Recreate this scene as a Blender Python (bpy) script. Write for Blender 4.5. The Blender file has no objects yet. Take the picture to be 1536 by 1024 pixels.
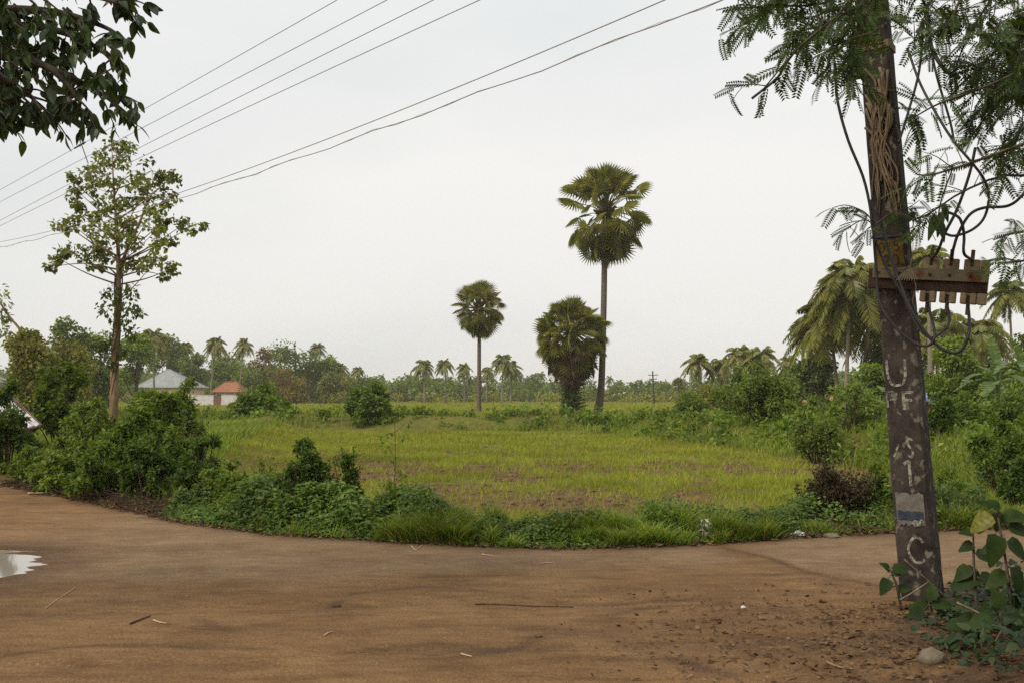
import bpy, math, random
import numpy as np
from math import radians as R

C = bpy.context.scene.collection
F = 1493.0; HOR = 593.0; CAMH = 1.6
PITCH = math.atan((HOR - 512) / F); CP, SP = math.cos(PITCH), math.sin(PITCH)
rng = np.random.default_rng(7)

# ------------------------------------------------------------------ camera geometry helpers
def W(px, py, Y):                       # where the line of sight through a photo point meets the plane at distance Y
    u = (px - 768) / F; v = (512 - py) / F
    t = Y / (CP - v * SP)
    return np.array([u * t, Y, CAMH + t * (SP + v * CP)])
def G(px, py, z=0.0):
    u = (px - 768) / F; v = (512 - py) / F
    t = (z - CAMH) / (SP + v * CP)
    return np.array([u * t, t * (CP - v * SP), z])
def Sz(pxl, Y): return pxl * Y / F
def nrm(a):
    a = np.asarray(a, float)
    return a / np.maximum(np.linalg.norm(a, axis=-1, keepdims=True), 1e-9)

# ------------------------------------------------------------------ numpy value noise
def _h(ix, iy, s):
    h = (ix.astype(np.int64) * 374761393 + iy.astype(np.int64) * 668265263 + s * 974634777) & 0xffffffff
    h = ((h ^ (h >> 13)) * 1274126177) & 0xffffffff
    h = ((h ^ (h >> 16)) * 2246822519) & 0xffffffff
    return ((h ^ (h >> 15)) & 0xffffff) / float(0xffffff)
def vn(x, y, s=0):
    x = np.asarray(x, float); y = np.asarray(y, float)
    ix = np.floor(x); iy = np.floor(y); fx = x - ix; fy = y - iy
    fx = fx * fx * (3 - 2 * fx); fy = fy * fy * (3 - 2 * fy)
    a = _h(ix, iy, s); b = _h(ix + 1, iy, s); c = _h(ix, iy + 1, s); d = _h(ix + 1, iy + 1, s)
    return (a + (b - a) * fx) * (1 - fy) + (c + (d - c) * fx) * fy
def fbm(x, y, o=4, s=0):
    r = 0; a = .5; t = 0
    for k in range(o):
        r = r + a * vn(x * 2 ** k + 17.3 * k, y * 2 ** k - 9.1 * k, s + k); t += a; a *= .5
    return r / t
def sst(a, b, x):
    t = np.clip((x - a) / (b - a), 0, 1); return t * t * (3 - 2 * t)

# ------------------------------------------------------------------ mesh builder
class MB:
    def __init__(s): s.v = []; s.f = []; s.n = 0
    def add(s, v, f):
        v = np.asarray(v, float).reshape(-1, 3); f = np.asarray(f, np.int64)
        s.v.append(v); s.f.append(f + s.n); s.n += len(v)
    def obj(s, name, mat, parent=None, origin=None, smooth=False, attrs=None):
        V = np.concatenate(s.v)
        if parent is not None:
            q = parent
            while q is not None: V = V - np.array(q.location); q = q.parent
        elif origin is not None: V = V - np.asarray(origin)
        me = bpy.data.meshes.new(name)
        li = np.concatenate([f.reshape(-1) for f in s.f])
        ls = np.concatenate([np.full(len(f), f.shape[1]) for f in s.f])
        st = np.concatenate([[0], np.cumsum(ls)[:-1]])
        me.vertices.add(len(V)); me.vertices.foreach_set('co', V.astype(np.float32).ravel())
        me.loops.add(len(li)); me.loops.foreach_set('vertex_index', li.astype(np.int32))
        me.polygons.add(len(ls)); me.polygons.foreach_set('loop_start', st.astype(np.int32))
        me.polygons.foreach_set('loop_total', ls.astype(np.int32))
        me.polygons.foreach_set('use_smooth', np.full(len(ls), smooth))
        for k, a in (attrs or {}).items():
            at = me.attributes.new(k, 'FLOAT', 'POINT'); at.data.foreach_set('value', np.asarray(a, np.float32).ravel())
        me.update(calc_edges=True); me.validate()
        if mat: me.materials.append(mat)
        o = bpy.data.objects.new(name, me); C.objects.link(o)
        if parent is not None: o.parent = parent
        elif origin is not None: o.location = [float(q) for q in origin]
        return o

def tag(o, label=None, cat=None, group=None, kind=None):
    if label: o['label'] = label
    if cat: o['category'] = cat
    if group: o['group'] = group
    if kind: o['kind'] = kind
    return o
def thing(name, label, cat, loc, group=None):
    o = bpy.data.objects.new(name, None); C.objects.link(o); o.empty_display_size = .2
    o.location = [float(q) for q in loc]
    return tag(o, label, cat, group)

def spl(pts, n=24):
    p = np.asarray(pts, float)
    if len(p) == 2: return p[0] + (p[1] - p[0]) * np.linspace(0, 1, n)[:, None]
    q = np.vstack([2 * p[0] - p[1], p, 2 * p[-1] - p[-2]])
    t = np.linspace(0, len(p) - 1 - 1e-6, n); i = t.astype(int); u = (t - i)[:, None]
    a, b, c, d = q[i], q[i + 1], q[i + 2], q[i + 3]
    return .5 * (2 * b + (c - a) * u + (2 * a - 5 * b + 4 * c - d) * u ** 2 + (3 * b - a - 3 * c + d) * u ** 3)
def tube(B, pts, r, sides=6, cap=True):
    p = np.asarray(pts, float); n = len(p)
    r = np.broadcast_to(np.asarray(r, float), (n,)) if np.ndim(r) == 0 else np.interp(np.linspace(0, 1, n), np.linspace(0, 1, len(r)), r)
    t = nrm(np.gradient(p, axis=0))
    ref = np.array([0, 0, 1.]) if abs(t[:, 2]).mean() < .8 else np.array([1., 0, 0])
    a = nrm(np.cross(t, ref)); b = np.cross(t, a)
    th = np.arange(sides) / sides * 2 * math.pi
    ring = p[:, None] + r[:, None, None] * (np.cos(th)[None, :, None] * a[:, None] + np.sin(th)[None, :, None] * b[:, None])
    i = np.arange(n - 1)[:, None] * sides; k = np.arange(sides)[None]; k2 = (k + 1) % sides
    f = np.stack([i + k, i + k2, i + sides + k2, i + sides + k], -1).reshape(-1, 4)
    B.add(ring, f)
    if cap and sides <= 12:
        B.f.append(np.array([[B.n - n * sides + q for q in range(sides)][::-1]]))
        B.f.append(np.array([[B.n - sides + q for q in range(sides)]]))
def boxf(B, o, X, Y, Z, x0, x1, y0, y1, z0, z1, bev=0.0):
    """box in the frame (o; X,Y,Z), edges chamfered by bev"""
    if bev <= 0:
        c = np.array([[x, y, z] for z in (z0, z1) for y in (y0, y1) for x in (x0, x1)], float)
        f = [[0, 2, 3, 1], [4, 5, 7, 6], [0, 1, 5, 4], [2, 6, 7, 3], [0, 4, 6, 2], [1, 3, 7, 5]]
        B.add(np.asarray(o) + c @ np.array([X, Y, Z], float), f); return
    e = bev; c = []
    for z, s in ((z0, 1), (z0 + e, 0), (z1 - e, 0), (z1, 1)):
        i = e * s
        xa, xb, ya, yb = x0 + i, x1 - i, y0 + i, y1 - i
        c += [[xa + e, ya, z], [xb - e, ya, z], [xb, ya + e, z], [xb, yb - e, z], [xb - e, yb, z], [xa + e, yb, z], [xa, yb - e, z], [xa, ya + e, z]]
    f4 = [[8 * q + k, 8 * q + (k + 1) % 8, 8 * q + 8 + (k + 1) % 8, 8 * q + 8 + k] for q in range(3) for k in range(8)]
    n = B.n
    B.add(np.asarray(o) + np.array(c) @ np.array([X, Y, Z], float), f4)
    B.f.append(np.array([[n + k for k in range(8)][::-1]])); B.f.append(np.array([[n + 24 + k for k in range(8)]]))
AX = (np.array([1., 0, 0]), np.array([0, 1., 0]), np.array([0, 0, 1.]))

# leaf templates (axis = +y, face = +z)
LEAF4 = (np.array([[0, 0, 0], [-.27, .45, .07], [0, 1, -.1], [.27, .45, .07]]), np.array([[0, 3, 2], [0, 2, 1]]))
LEAFW = (np.array([[0, 0, 0], [-.42, .45, .1], [0, 1, -.15], [.42, .45, .1]]), np.array([[0, 3, 2], [0, 2, 1]]))
NARROW = (np.array([[0, 0, 0], [-.1, .4, .03], [0, 1, -.12], [.1, .4, .03]]), np.array([[0, 3, 2], [0, 2, 1]]))
def leaf_fine(w=.25, tipw=.06, droop=.22, heart=0.0):
    rows = [(0, .02), (.12, w * (.75 + heart)), (.32, w), (.55, w * .88), (.78, w * .5), (.93, tipw), (1.0, 0.004)]
    v = []; f = []
    for i, (y, x) in enumerate(rows):
        z = -droop * y * y
        v += [[-x, y - heart * .25 * (i == 1), z + x * .28], [0, y, z], [x, y - heart * .25 * (i == 1), z + x * .28]]
        if i:
            a = 3 * (i - 1); b = 3 * i
            f += [[a, a + 1, b + 1, b], [a + 1, a + 2, b + 2, b + 1]]
    return np.array(v), np.array(f)
LEAFF = leaf_fine(); LEAFB = leaf_fine(.36, .1, .3, .1)
def pinnate(n=10, ll=.24, lw=.045):
    v = []; f = []
    for i in range(n):
        y = .14 + .84 * i / (n - 1); l = ll * (1 - .45 * abs(i / (n - 1) - .45)); zz = -.22 * y * y
        for s in (-1, 1):
            b = len(v)
            dx, dy = s * math.sin(1.1), math.cos(1.1); nx, ny = -dy * s, dx * s
            for a, w_, dz in ((0, 0, 0), (.4, 1, -.01), (1, 0, -.06), (.4, -1, -.01)):
                v.append([dx * l * a + nx * lw * w_, y + dy * l * a + ny * lw * w_, zz + dz])
            f += [[b, b + 1, b + 2, b + 3]]
    b = len(v)
    v += [[-.008, 0, 0], [.008, 0, 0], [.005, .55, -.07], [-.005, .55, -.07], [.003, 1, -.22], [-.003, 1, -.22]]
    f += [[b, b + 1, b + 2, b + 3], [b + 3, b + 2, b + 4, b + 5]]
    return np.array(v), np.array(f)
PINN = pinnate()
def scatter(B, T, pos, d, n, s):
    tv, tf = T; pos = np.asarray(pos); N = len(pos)
    if N == 0: return
    y = nrm(d); z = np.asarray(n, float); z = z - (z * y).sum(1, keepdims=True) * y
    z = nrm(z + 1e-6); x = np.cross(y, z)
    s = np.broadcast_to(np.asarray(s, float), (N,))[:, None, None]
    v = pos[:, None] + s * (tv[None, :, 0:1] * x[:, None] + tv[None, :, 1:2] * y[:, None] + tv[None, :, 2:3] * z[:, None])
    f = (np.arange(N)[:, None, None] * len(tv) + tf[None]).reshape(-1, tf.shape[1])
    B.add(v.reshape(-1, 3), f)
def rdir(n, r=rng): return nrm(r.normal(size=(n, 3)))
def foliage(B, c, rad, n, size, r=rng, T=LEAF4, droop=.5, shell=.45, sq=.8):
    """n leaves in a clump about c"""
    d = rdir(n, r); u = shell + (1 - shell) * r.random(n) ** .7
    p = np.asarray(c) + d * u[:, None] * rad * np.array([1, 1, sq])
    ax = d * .7 + rdir(n, r) * .8 + np.array([0, 0, -droop])
    scatter(B, T, p, ax, rdir(n, r) * .7 + np.array([0, 0, 1.]), size * (.65 + .7 * r.random(n)))
def grass(B, P, h, w, lean=.5, seg=2, r=rng):
    P = np.asarray(P); N = len(P); h = np.broadcast_to(h, (N,)) * (.6 + .8 * r.random(N))
    az = r.random(N) * 2 * math.pi; wz = r.random(N) * 2 * math.pi
    ln = lean * (.2 + r.random(N)) * h
    v = []
    wd = np.stack([np.cos(wz), np.sin(wz), 0 * wz], -1) * (np.broadcast_to(w, (N,)) / 2)[:, None]
    ld = np.stack([np.cos(az), np.sin(az), 0 * az], -1)
    for k in range(seg + 1):
        t = k / seg
        c = P + ld * (ln * t * t)[:, None] + np.array([0, 0, 1.]) * (h * (t - .25 * lean * t * t))[:, None]
        if k < seg: v += [c - wd * (1 - .4 * t), c + wd * (1 - .4 * t)]
        else: v += [c]
    V = np.stack(v, 1); m = 2 * seg + 1
    f3 = np.arange(N)[:, None] * m + np.array([[2 * seg - 2, 2 * seg - 1, 2 * seg]])
    n0 = B.n
    B.add(V.reshape(-1, 3), f3)
    if seg > 1:
        q = np.concatenate([np.arange(N)[:, None] * m + np.array([[2 * k, 2 * k + 1, 2 * k + 3, 2 * k + 2]]) for k in range(seg - 1)])
        B.f.append(q + n0)

# ------------------------------------------------------------------ materials
def nt(m): m.use_nodes = True; return m.node_tree.nodes, m.node_tree.links
def mat_leaf(name, cols, trans=.3, rough=.55, nscale=.6, nvar=.45, spec=.25):
    m = bpy.data.materials.new(name); N, L = nt(m); N.clear()
    out = N.new('ShaderNodeOutputMaterial'); g = N.new('ShaderNodeNewGeometry'); cr = N.new('ShaderNodeValToRGB')
    el = cr.color_ramp.elements
    while len(el) < len(cols): el.new(.5)
    for i, c in enumerate(cols): el[i].position = i / max(1, len(cols) - 1); el[i].color = (*c, 1)
    L.new(g.outputs['Random Per Island'], cr.inputs[0])
    tc = N.new('ShaderNodeTexCoord'); nz = N.new('ShaderNodeTexNoise'); nz.inputs['Scale'].default_value = nscale; nz.inputs['Detail'].default_value = 3
    L.new(tc.outputs['Object'], nz.inputs['Vector'])
    mr = N.new('ShaderNodeMapRange'); mr.inputs[1].default_value = .3; mr.inputs[2].default_value = .7
    mr.inputs[3].default_value = 1 - nvar; mr.inputs[4].default_value = 1 + nvar
    L.new(nz.outputs[0], mr.inputs[0])
    hs = N.new('ShaderNodeHueSaturation'); L.new(cr.outputs[0], hs.inputs['Color']); L.new(mr.outputs[0], hs.inputs['Value'])
    p = N.new('ShaderNodeBsdfPrincipled'); p.inputs['Roughness'].default_value = rough; p.inputs['Specular IOR Level'].default_value = spec
    L.new(hs.outputs[0], p.inputs['Base Color'])
    t = N.new('ShaderNodeBsdfTranslucent'); mc = N.new('ShaderNodeMix'); mc.data_type = 'RGBA'; mc.blend_type = 'MULTIPLY'; mc.inputs[0].default_value = 1
    mc.inputs[7].default_value = (1.6, 1.5, .5, 1); L.new(hs.outputs[0], mc.inputs[6]); L.new(mc.outputs[2], t.inputs[0])
    mx = N.new('ShaderNodeMixShader'); mx.inputs[0].default_value = trans
    L.new(p.outputs[0], mx.inputs[1]); L.new(t.outputs[0], mx.inputs[2]); L.new(mx.outputs[0], out.inputs[0])
    return m
def mat_noise(name, c1, c2, scale=3, rough=.85, bump=.3, detail=6, stretch=(1, 1, 1), c3=None, s3=12, t3=.6, spec=.2, metal=0, bdist=.02):
    m = bpy.data.materials.new(name); N, L = nt(m); p = N['Principled BSDF']
    tc = N.new('ShaderNodeTexCoord'); mp = N.new('ShaderNodeMapping'); mp.inputs['Scale'].default_value = stretch
    L.new(tc.outputs['Object'], mp.inputs[0])
    nz = N.new('ShaderNodeTexNoise'); nz.inputs['Scale'].default_value = scale; nz.inputs['Detail'].default_value = detail; nz.inputs['Roughness'].default_value = .65
    L.new(mp.outputs[0], nz.inputs['Vector'])
    cr = N.new('ShaderNodeValToRGB'); cr.color_ramp.elements[0].position = .33; cr.color_ramp.elements[1].position = .67
    cr.color_ramp.elements[0].color = (*c1, 1); cr.color_ramp.elements[1].color = (*c2, 1)
    L.new(nz.outputs[0], cr.inputs[0]); col = cr.outputs[0]
    if c3:
        n3 = N.new('ShaderNodeTexNoise'); n3.inputs['Scale'].default_value = s3; n3.inputs['Detail'].default_value = 4; L.new(mp.outputs[0], n3.inputs['Vector'])
        r3 = N.new('ShaderNodeMapRange'); r3.inputs[1].default_value = t3; r3.inputs[2].default_value = t3 + .07; L.new(n3.outputs[0], r3.inputs[0])
        mx = N.new('ShaderNodeMix'); mx.data_type = 'RGBA'; L.new(r3.outputs[0], mx.inputs[0]); L.new(col, mx.inputs[6]); mx.inputs[7].default_value = (*c3, 1); col = mx.outputs[2]
    L.new(col, p.inputs['Base Color']); p.inputs['Roughness'].default_value = rough; p.inputs['Specular IOR Level'].default_value = spec; p.inputs['Metallic'].default_value = metal
    if bump:
        b = N.new('ShaderNodeBump'); b.inputs['Strength'].default_value = bump; b.inputs['Distance'].default_value = bdist
        n2 = N.new('ShaderNodeTexNoise'); n2.inputs['Scale'].default_value = scale * 4; n2.inputs['Detail'].default_value = 5; L.new(mp.outputs[0], n2.inputs['Vector'])
        L.new(n2.outputs[0], b.inputs['Height']); L.new(b.outputs[0], p.inputs['Normal'])
    return m
def mat_paint(name, col, thr=.45, scale=22):          # worn hand-painted marks: flaked off in patches
    m = bpy.data.materials.new(name); N, L = nt(m); p = N['Principled BSDF']; p.inputs['Base Color'].default_value = (*col, 1); p.inputs['Roughness'].default_value = .9
    tc = N.new('ShaderNodeTexCoord'); nz = N.new('ShaderNodeTexNoise'); nz.inputs['Scale'].default_value = scale; nz.inputs['Detail'].default_value = 6; nz.inputs['Roughness'].default_value = .7
    L.new(tc.outputs['Object'], nz.inputs['Vector'])
    mr = N.new('ShaderNodeMapRange'); mr.inputs[1].default_value = thr - .1; mr.inputs[2].default_value = thr + .1; mr.inputs[3].default_value = .05; mr.inputs[4].default_value = .85
    L.new(nz.outputs[0], mr.inputs[0]); L.new(mr.outputs[0], p.inputs['Alpha'])
    return m

M = {}
M['bush'] = mat_leaf('bush_leaves', [(0.0651, 0.1154, 0.0169), (0.1058, 0.1696, 0.0242), (0.1696, 0.2307, 0.0363)], 0.38)
M['bushd'] = mat_leaf('dark_bush_leaves', [(0.0407, 0.0787, 0.0145), (0.0678, 0.1194, 0.0206), (0.1113, 0.1656, 0.029)], 0.38)
M['bushl'] = mat_leaf('light_bush_leaves', [(0.095, 0.1493, 0.0266), (0.1425, 0.2035, 0.0363), (0.2035, 0.2578, 0.0545)], 0.38)
M['bushb'] = mat_leaf('brown_bush_leaves', [(0.032, 0.021, 0.0105), (0.04, 0.035, 0.012), (0.068, 0.042, 0.0195)], .2)
M['hero'] = mat_leaf('slim_tree_leaves', [(0.098, 0.1298, 0.024), (0.1519, 0.1815, 0.036), (0.2352, 0.253, 0.07)], .3, .45)
M['ivy'] = mat_leaf('climber_leaves', [(0.05, 0.08, 0.018), (0.08, 0.11, 0.026), (0.13, 0.15, 0.036)], .3)
M['tree'] = mat_leaf('tree_leaves', [(0.093, 0.1528, 0.0236), (0.1424, 0.2093, 0.0315), (0.2174, 0.2737, 0.0499)], 0.34, .6, .25)
M['treed'] = mat_leaf('dark_tree_leaves', [(0.063, 0.1006, 0.0224), (0.099, 0.1437, 0.0276), (0.15, 0.2012, 0.0394)], 0.34, .6, .25)
M['treey'] = mat_leaf('yellow_tree_leaves', [(0.132, 0.1493, 0.0231), (0.1848, 0.1961, 0.0347), (0.2508, 0.2403, 0.0531)], 0.34, .6, .25)
M['treer'] = mat_leaf('reddish_tree_leaves', [(0.132, 0.1138, 0.0254), (0.1716, 0.1328, 0.0312), (0.2376, 0.1581, 0.0416)], 0.34, .6, .25)
M['coco'] = mat_leaf('coconut_fronds', [(0.1072, 0.1224, 0.0189), (0.1638, 0.17, 0.0294), (0.252, 0.2318, 0.0578)], .28, .4, .3, .35, .4)
M['cocob'] = mat_leaf('near_coconut_fronds', [(0.0924, 0.1153, 0.0168), (0.1584, 0.1736, 0.0273), (0.2772, 0.2443, 0.0525)], .3, .4, .3, .4, .4)
M['fan'] = mat_leaf('fan_fronds', [(0.0966, 0.1104, 0.0185), (0.1656, 0.1699, 0.0317), (0.2622, 0.2478, 0.066)], 0.32, .45, .3, .35, .4)
M['fandead'] = mat_leaf('dead_fan_fronds', [(0.06, 0.038, 0.022), (0.105, 0.07, 0.04), (0.18, 0.125, 0.075)], .1, .8)
M['canopyl'] = mat_leaf('broad_canopy_leaves', [(0.016, 0.036, 0.008), (0.032, 0.058, 0.012), (0.06, 0.095, 0.018)], .22, .4, 1.2, .5, .35)
M['canopyr'] = mat_leaf('feathery_canopy_leaves', [(0.0224, 0.0493, 0.0117), (0.042, 0.0725, 0.0169), (0.077, 0.1087, 0.026)], .25, .5, 1.2, .5)
M['broad'] = mat_leaf('broad_plant_leaves', [(0.0144, 0.0311, 0.0059), (0.023, 0.0429, 0.0081), (0.036, 0.0592, 0.0118)], .25, .62, 9, .35, .15)  # leaf colours darkened to stand in for shade at the pole foot
M['yleaf'] = mat_leaf('yellowing_leaf', [(.12, .13, .015), (.17, .15, .02)], .3, .5, 40, .45)
M['cover'] = mat_leaf('ground_cover_leaves', [(0.0102, 0.0273, 0.0079), (0.0186, 0.0397, 0.0099), (0.0348, 0.057, 0.0149)], .22, .5, 1.5, .45)
M['creep'] = mat_leaf('creeper_leaves', [(0.0552, 0.1086, 0.0209), (0.0897, 0.1561, 0.0264), (0.1587, 0.2103, 0.0396)], 0.34, .5, .8, .45)
M['gfield'] = mat_leaf('field_grass_blades', [(0.1622, 0.192, 0.0171), (0.2162, 0.2496, 0.0228), (0.281, 0.288, 0.038)], .3, .6, .35, .3)
M['gbund'] = mat_leaf('bund_grass_blades', [(0.095, 0.1421, 0.016), (0.1509, 0.2038, 0.022), (0.2122, 0.253, 0.035)], .3, .6, .3, .4)
M['groad'] = mat_leaf('roadside_grass_blades', [(0.0665, 0.1232, 0.015), (0.1029, 0.1725, 0.02), (0.1573, 0.2218, 0.03), (0.3146, 0.2834, 0.08)], 0.36, .5, .9, .4)
M['banana'] = mat_leaf('banana_leaves', [(.07, .12, .035), (.1, .155, .05), (.15, .19, .08)], .3, .45, 1, .3, .4)
M['litter'] = mat_leaf('fallen_leaves', [(0.0504, 0.0258, 0.013), (0.0936, 0.051, 0.0228), (0.1728, 0.1088, 0.0455)], .05, .8, 2, .4)
M['drybr'] = mat_noise('dry_brush_stems', (.045, .028, .02), (.11, .07, .045), 6)
M['straw'] = mat_noise('straw', (.4, .26, .17), (.55, .38, .26), 20, bump=0)
M['bark'] = mat_noise('tan_bark', (.14, .09, .05), (.26, .18, .105), 9, stretch=(1, 1, .35), bump=.5)
M['barkd'] = mat_noise('dark_bark', (.045, .035, .025), (.11, .085, .06), 8, stretch=(1, 1, .35), bump=.5)
M['palmb'] = mat_noise('palm_bark', (.07, .055, .045), (.15, .12, .095), 3, stretch=(1, 1, 4), bump=.4)
M['cocot'] = mat_noise('coconut_bark', (.13, .105, .08), (.24, .2, .15), 3, stretch=(1, 1, 5), bump=.3)
M['conc'] = mat_noise('stained_concrete', (.012, .0095, .0085), (.062, .05, .042), 4.5, .95, 1.0, detail=10, stretch=(1, 1, .7), c3=(.13, .115, .085), s3=16, t3=.575, bdist=.02)  # stains over a base colour darkened for the backlit, shaded pole
M['steel'] = mat_noise('weathered_steel', (.11, .085, .055), (.17, .135, .085), 10, .8, .2, c3=(.11, .05, .025), s3=7, t3=.6)
M['fuse'] = mat_noise('dusty_ceramic', (.17, .125, .07), (.27, .2, .12), 14, .6, .15, c3=(.16, .1, .055), s3=16, t3=.62)
M['black'] = mat_noise('black_cable', (.012, .012, .013), (.03, .028, .027), 20, .5, 0, spec=.4)
M['cablebr'] = mat_noise('taped_cable_end', (.05, .03, .02), (.12, .08, .05), 30, .7, 0)
M['wire'] = mat_noise('aluminium_wire', (.24, .215, .2), (.34, .31, .285), 30, .5, 0)
M['vine'] = mat_noise('dried_vine', (.08, .056, .034), (.24, .18, .115), 12, .9, .5, stretch=(1, 1, .25))
M['yellow'] = mat_noise('faded_yellow_paint', (.05, .034, .012), (.15, .098, .018), 14, .85, .2)
M['ink'] = mat_paint('dark_lettering', (.02, .012, .008), .4, 30)
M['white'] = mat_paint('worn_white_paint', (.38, .345, .285), .5, 34)
M['faint'] = mat_paint('faint_white_paint', (.34, .3, .24), .55, 24)
M['paper'] = mat_noise('weathered_paper', (.085, .075, .062), (.17, .15, .125), 16, .9, .2)
M['blue'] = mat_noise('blue_print', (.018, .024, .036), (.045, .055, .075), 14, .9, 0)
M['greyroof'] = mat_noise('grey_roof_sheet', (.19, .205, .2), (.28, .295, .285), 1.2, .6, .1)
M['tile'] = mat_noise('red_clay_tile', (.2, .08, .045), (.33, .15, .085), 2, .8, .3)
M['orangetile'] = mat_noise('orange_tile', (.36, .17, .1), (.5, .27, .17), 2, .8, .3)
M['plaster'] = mat_noise('whitewashed_plaster', (.45, .42, .39), (.66, .63, .6), 1.5, .8, .05)
M['plastery'] = mat_noise('cream_plaster', (.5, .4, .24), (.62, .5, .32), 1.5, .8, .05)
M['rust'] = mat_noise('rusty_gate', (.14, .07, .045), (.22, .12, .08), 3)
M['rustshade'] = mat_noise('shaded_rusty_steel', (.02, .013, .01), (.06, .035, .022), 8, .9, .2)  # shade of the bracket's recessed lower face, put into a dark rusty colour
M['dark'] = mat_noise('dark_opening', (.02, .02, .02), (.035, .03, .03), 3, bump=0)
M['shed'] = mat_noise('pale_sheet_roof', (.36, .34, .37), (.5, .47, .5), 1.6, .6, .15, c3=(.3, .27, .26), s3=5, t3=.62)
M['bluesheet'] = mat_noise('blue_sheet', (.12, .2, .42), (.2, .3, .55), 3, .5, .1)
M['mud'] = mat_noise('mud_wall', (.2, .1, .055), (.3, .17, .09), 2, .9, .5)
M['stone'] = mat_noise('stone', (.1, .08, .055), (.2, .165, .12), 9, .9, .5)
M['redstone'] = mat_noise('red_stone', (.09, .05, .03), (.15, .09, .055), 9, .9, .4)
M['bag'] = mat_noise('plastic_bag', (.5, .5, .5), (.75, .73, .7), 9, .4, .1, c3=(.2, .28, .38), s3=6, t3=.6)
M['redscrap'] = mat_noise('red_scrap', (.3, .08, .08), (.42, .14, .13), 9, .8, 0)
M['clod2'] = mat_noise('turned_soil', (.08, .05, .026), (.17, .11, .055), 3, .95, .3)
M['grit'] = mat_noise('road_grit', (.05, .035, .025), (.3, .21, .15), .9, .9, 0)
M['clod'] = mat_noise('earth_clod', (.07, .045, .028), (.13, .08, .05), 15, .95, .5)

def mat_ground():
    m = bpy.data.materials.new('field_soil'); N, L = nt(m); p = N['Principled BSDF']
    tc = N.new('ShaderNodeTexCoord')
    def noise(s, d=6):
        n = N.new('ShaderNodeTexNoise'); n.inputs['Scale'].default_value = s; n.inputs['Detail'].default_value = d; n.inputs['Roughness'].default_value = .65
        L.new(tc.outputs['Object'], n.inputs['Vector']); return n.outputs[0]
    def ramp(src, a, ca, b, cb):
        r = N.new('ShaderNodeValToRGB'); r.color_ramp.elements[0].position = a; r.color_ramp.elements[1].position = b
        r.color_ramp.elements[0].color = (*ca, 1); r.color_ramp.elements[1].color = (*cb, 1); L.new(src, r.inputs[0]); return r.outputs[0]
    soil = ramp(noise(2.2), .3, (.075, .046, .022), .7, (.15, .092, .042))
    green = ramp(noise(.7), .3, (.085, .1, .018), .7, (.16, .155, .03))
    at = N.new('ShaderNodeAttribute'); at.attribute_name = 'green'
    n2 = noise(1.6, 8)
    ma = N.new('ShaderNodeMath'); ma.operation = 'MULTIPLY_ADD'; L.new(n2, ma.inputs[0]); ma.inputs[1].default_value = 1.6
    ma.inputs[2].default_value = -.8
    m2 = N.new('ShaderNodeMath'); m2.operation = 'ADD'; m2.use_clamp = True; L.new(ma.outputs[0], m2.inputs[0]); L.new(at.outputs['Fac'], m2.inputs[1])
    mx = N.new('ShaderNodeMix'); mx.data_type = 'RGBA'; L.new(m2.outputs[0], mx.inputs[0]); L.new(soil, mx.inputs[6]); L.new(green, mx.inputs[7])
    L.new(mx.outputs[2], p.inputs['Base Color']); p.inputs['Roughness'].default_value = .95; p.inputs['Specular IOR Level'].default_value = .1
    b = N.new('ShaderNodeBump'); b.inputs['Strength'].default_value = .6; b.inputs['Distance'].default_value = .05; L.new(noise(6, 6), b.inputs['Height']); L.new(b.outputs[0], p.inputs['Normal'])
    return m
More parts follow.
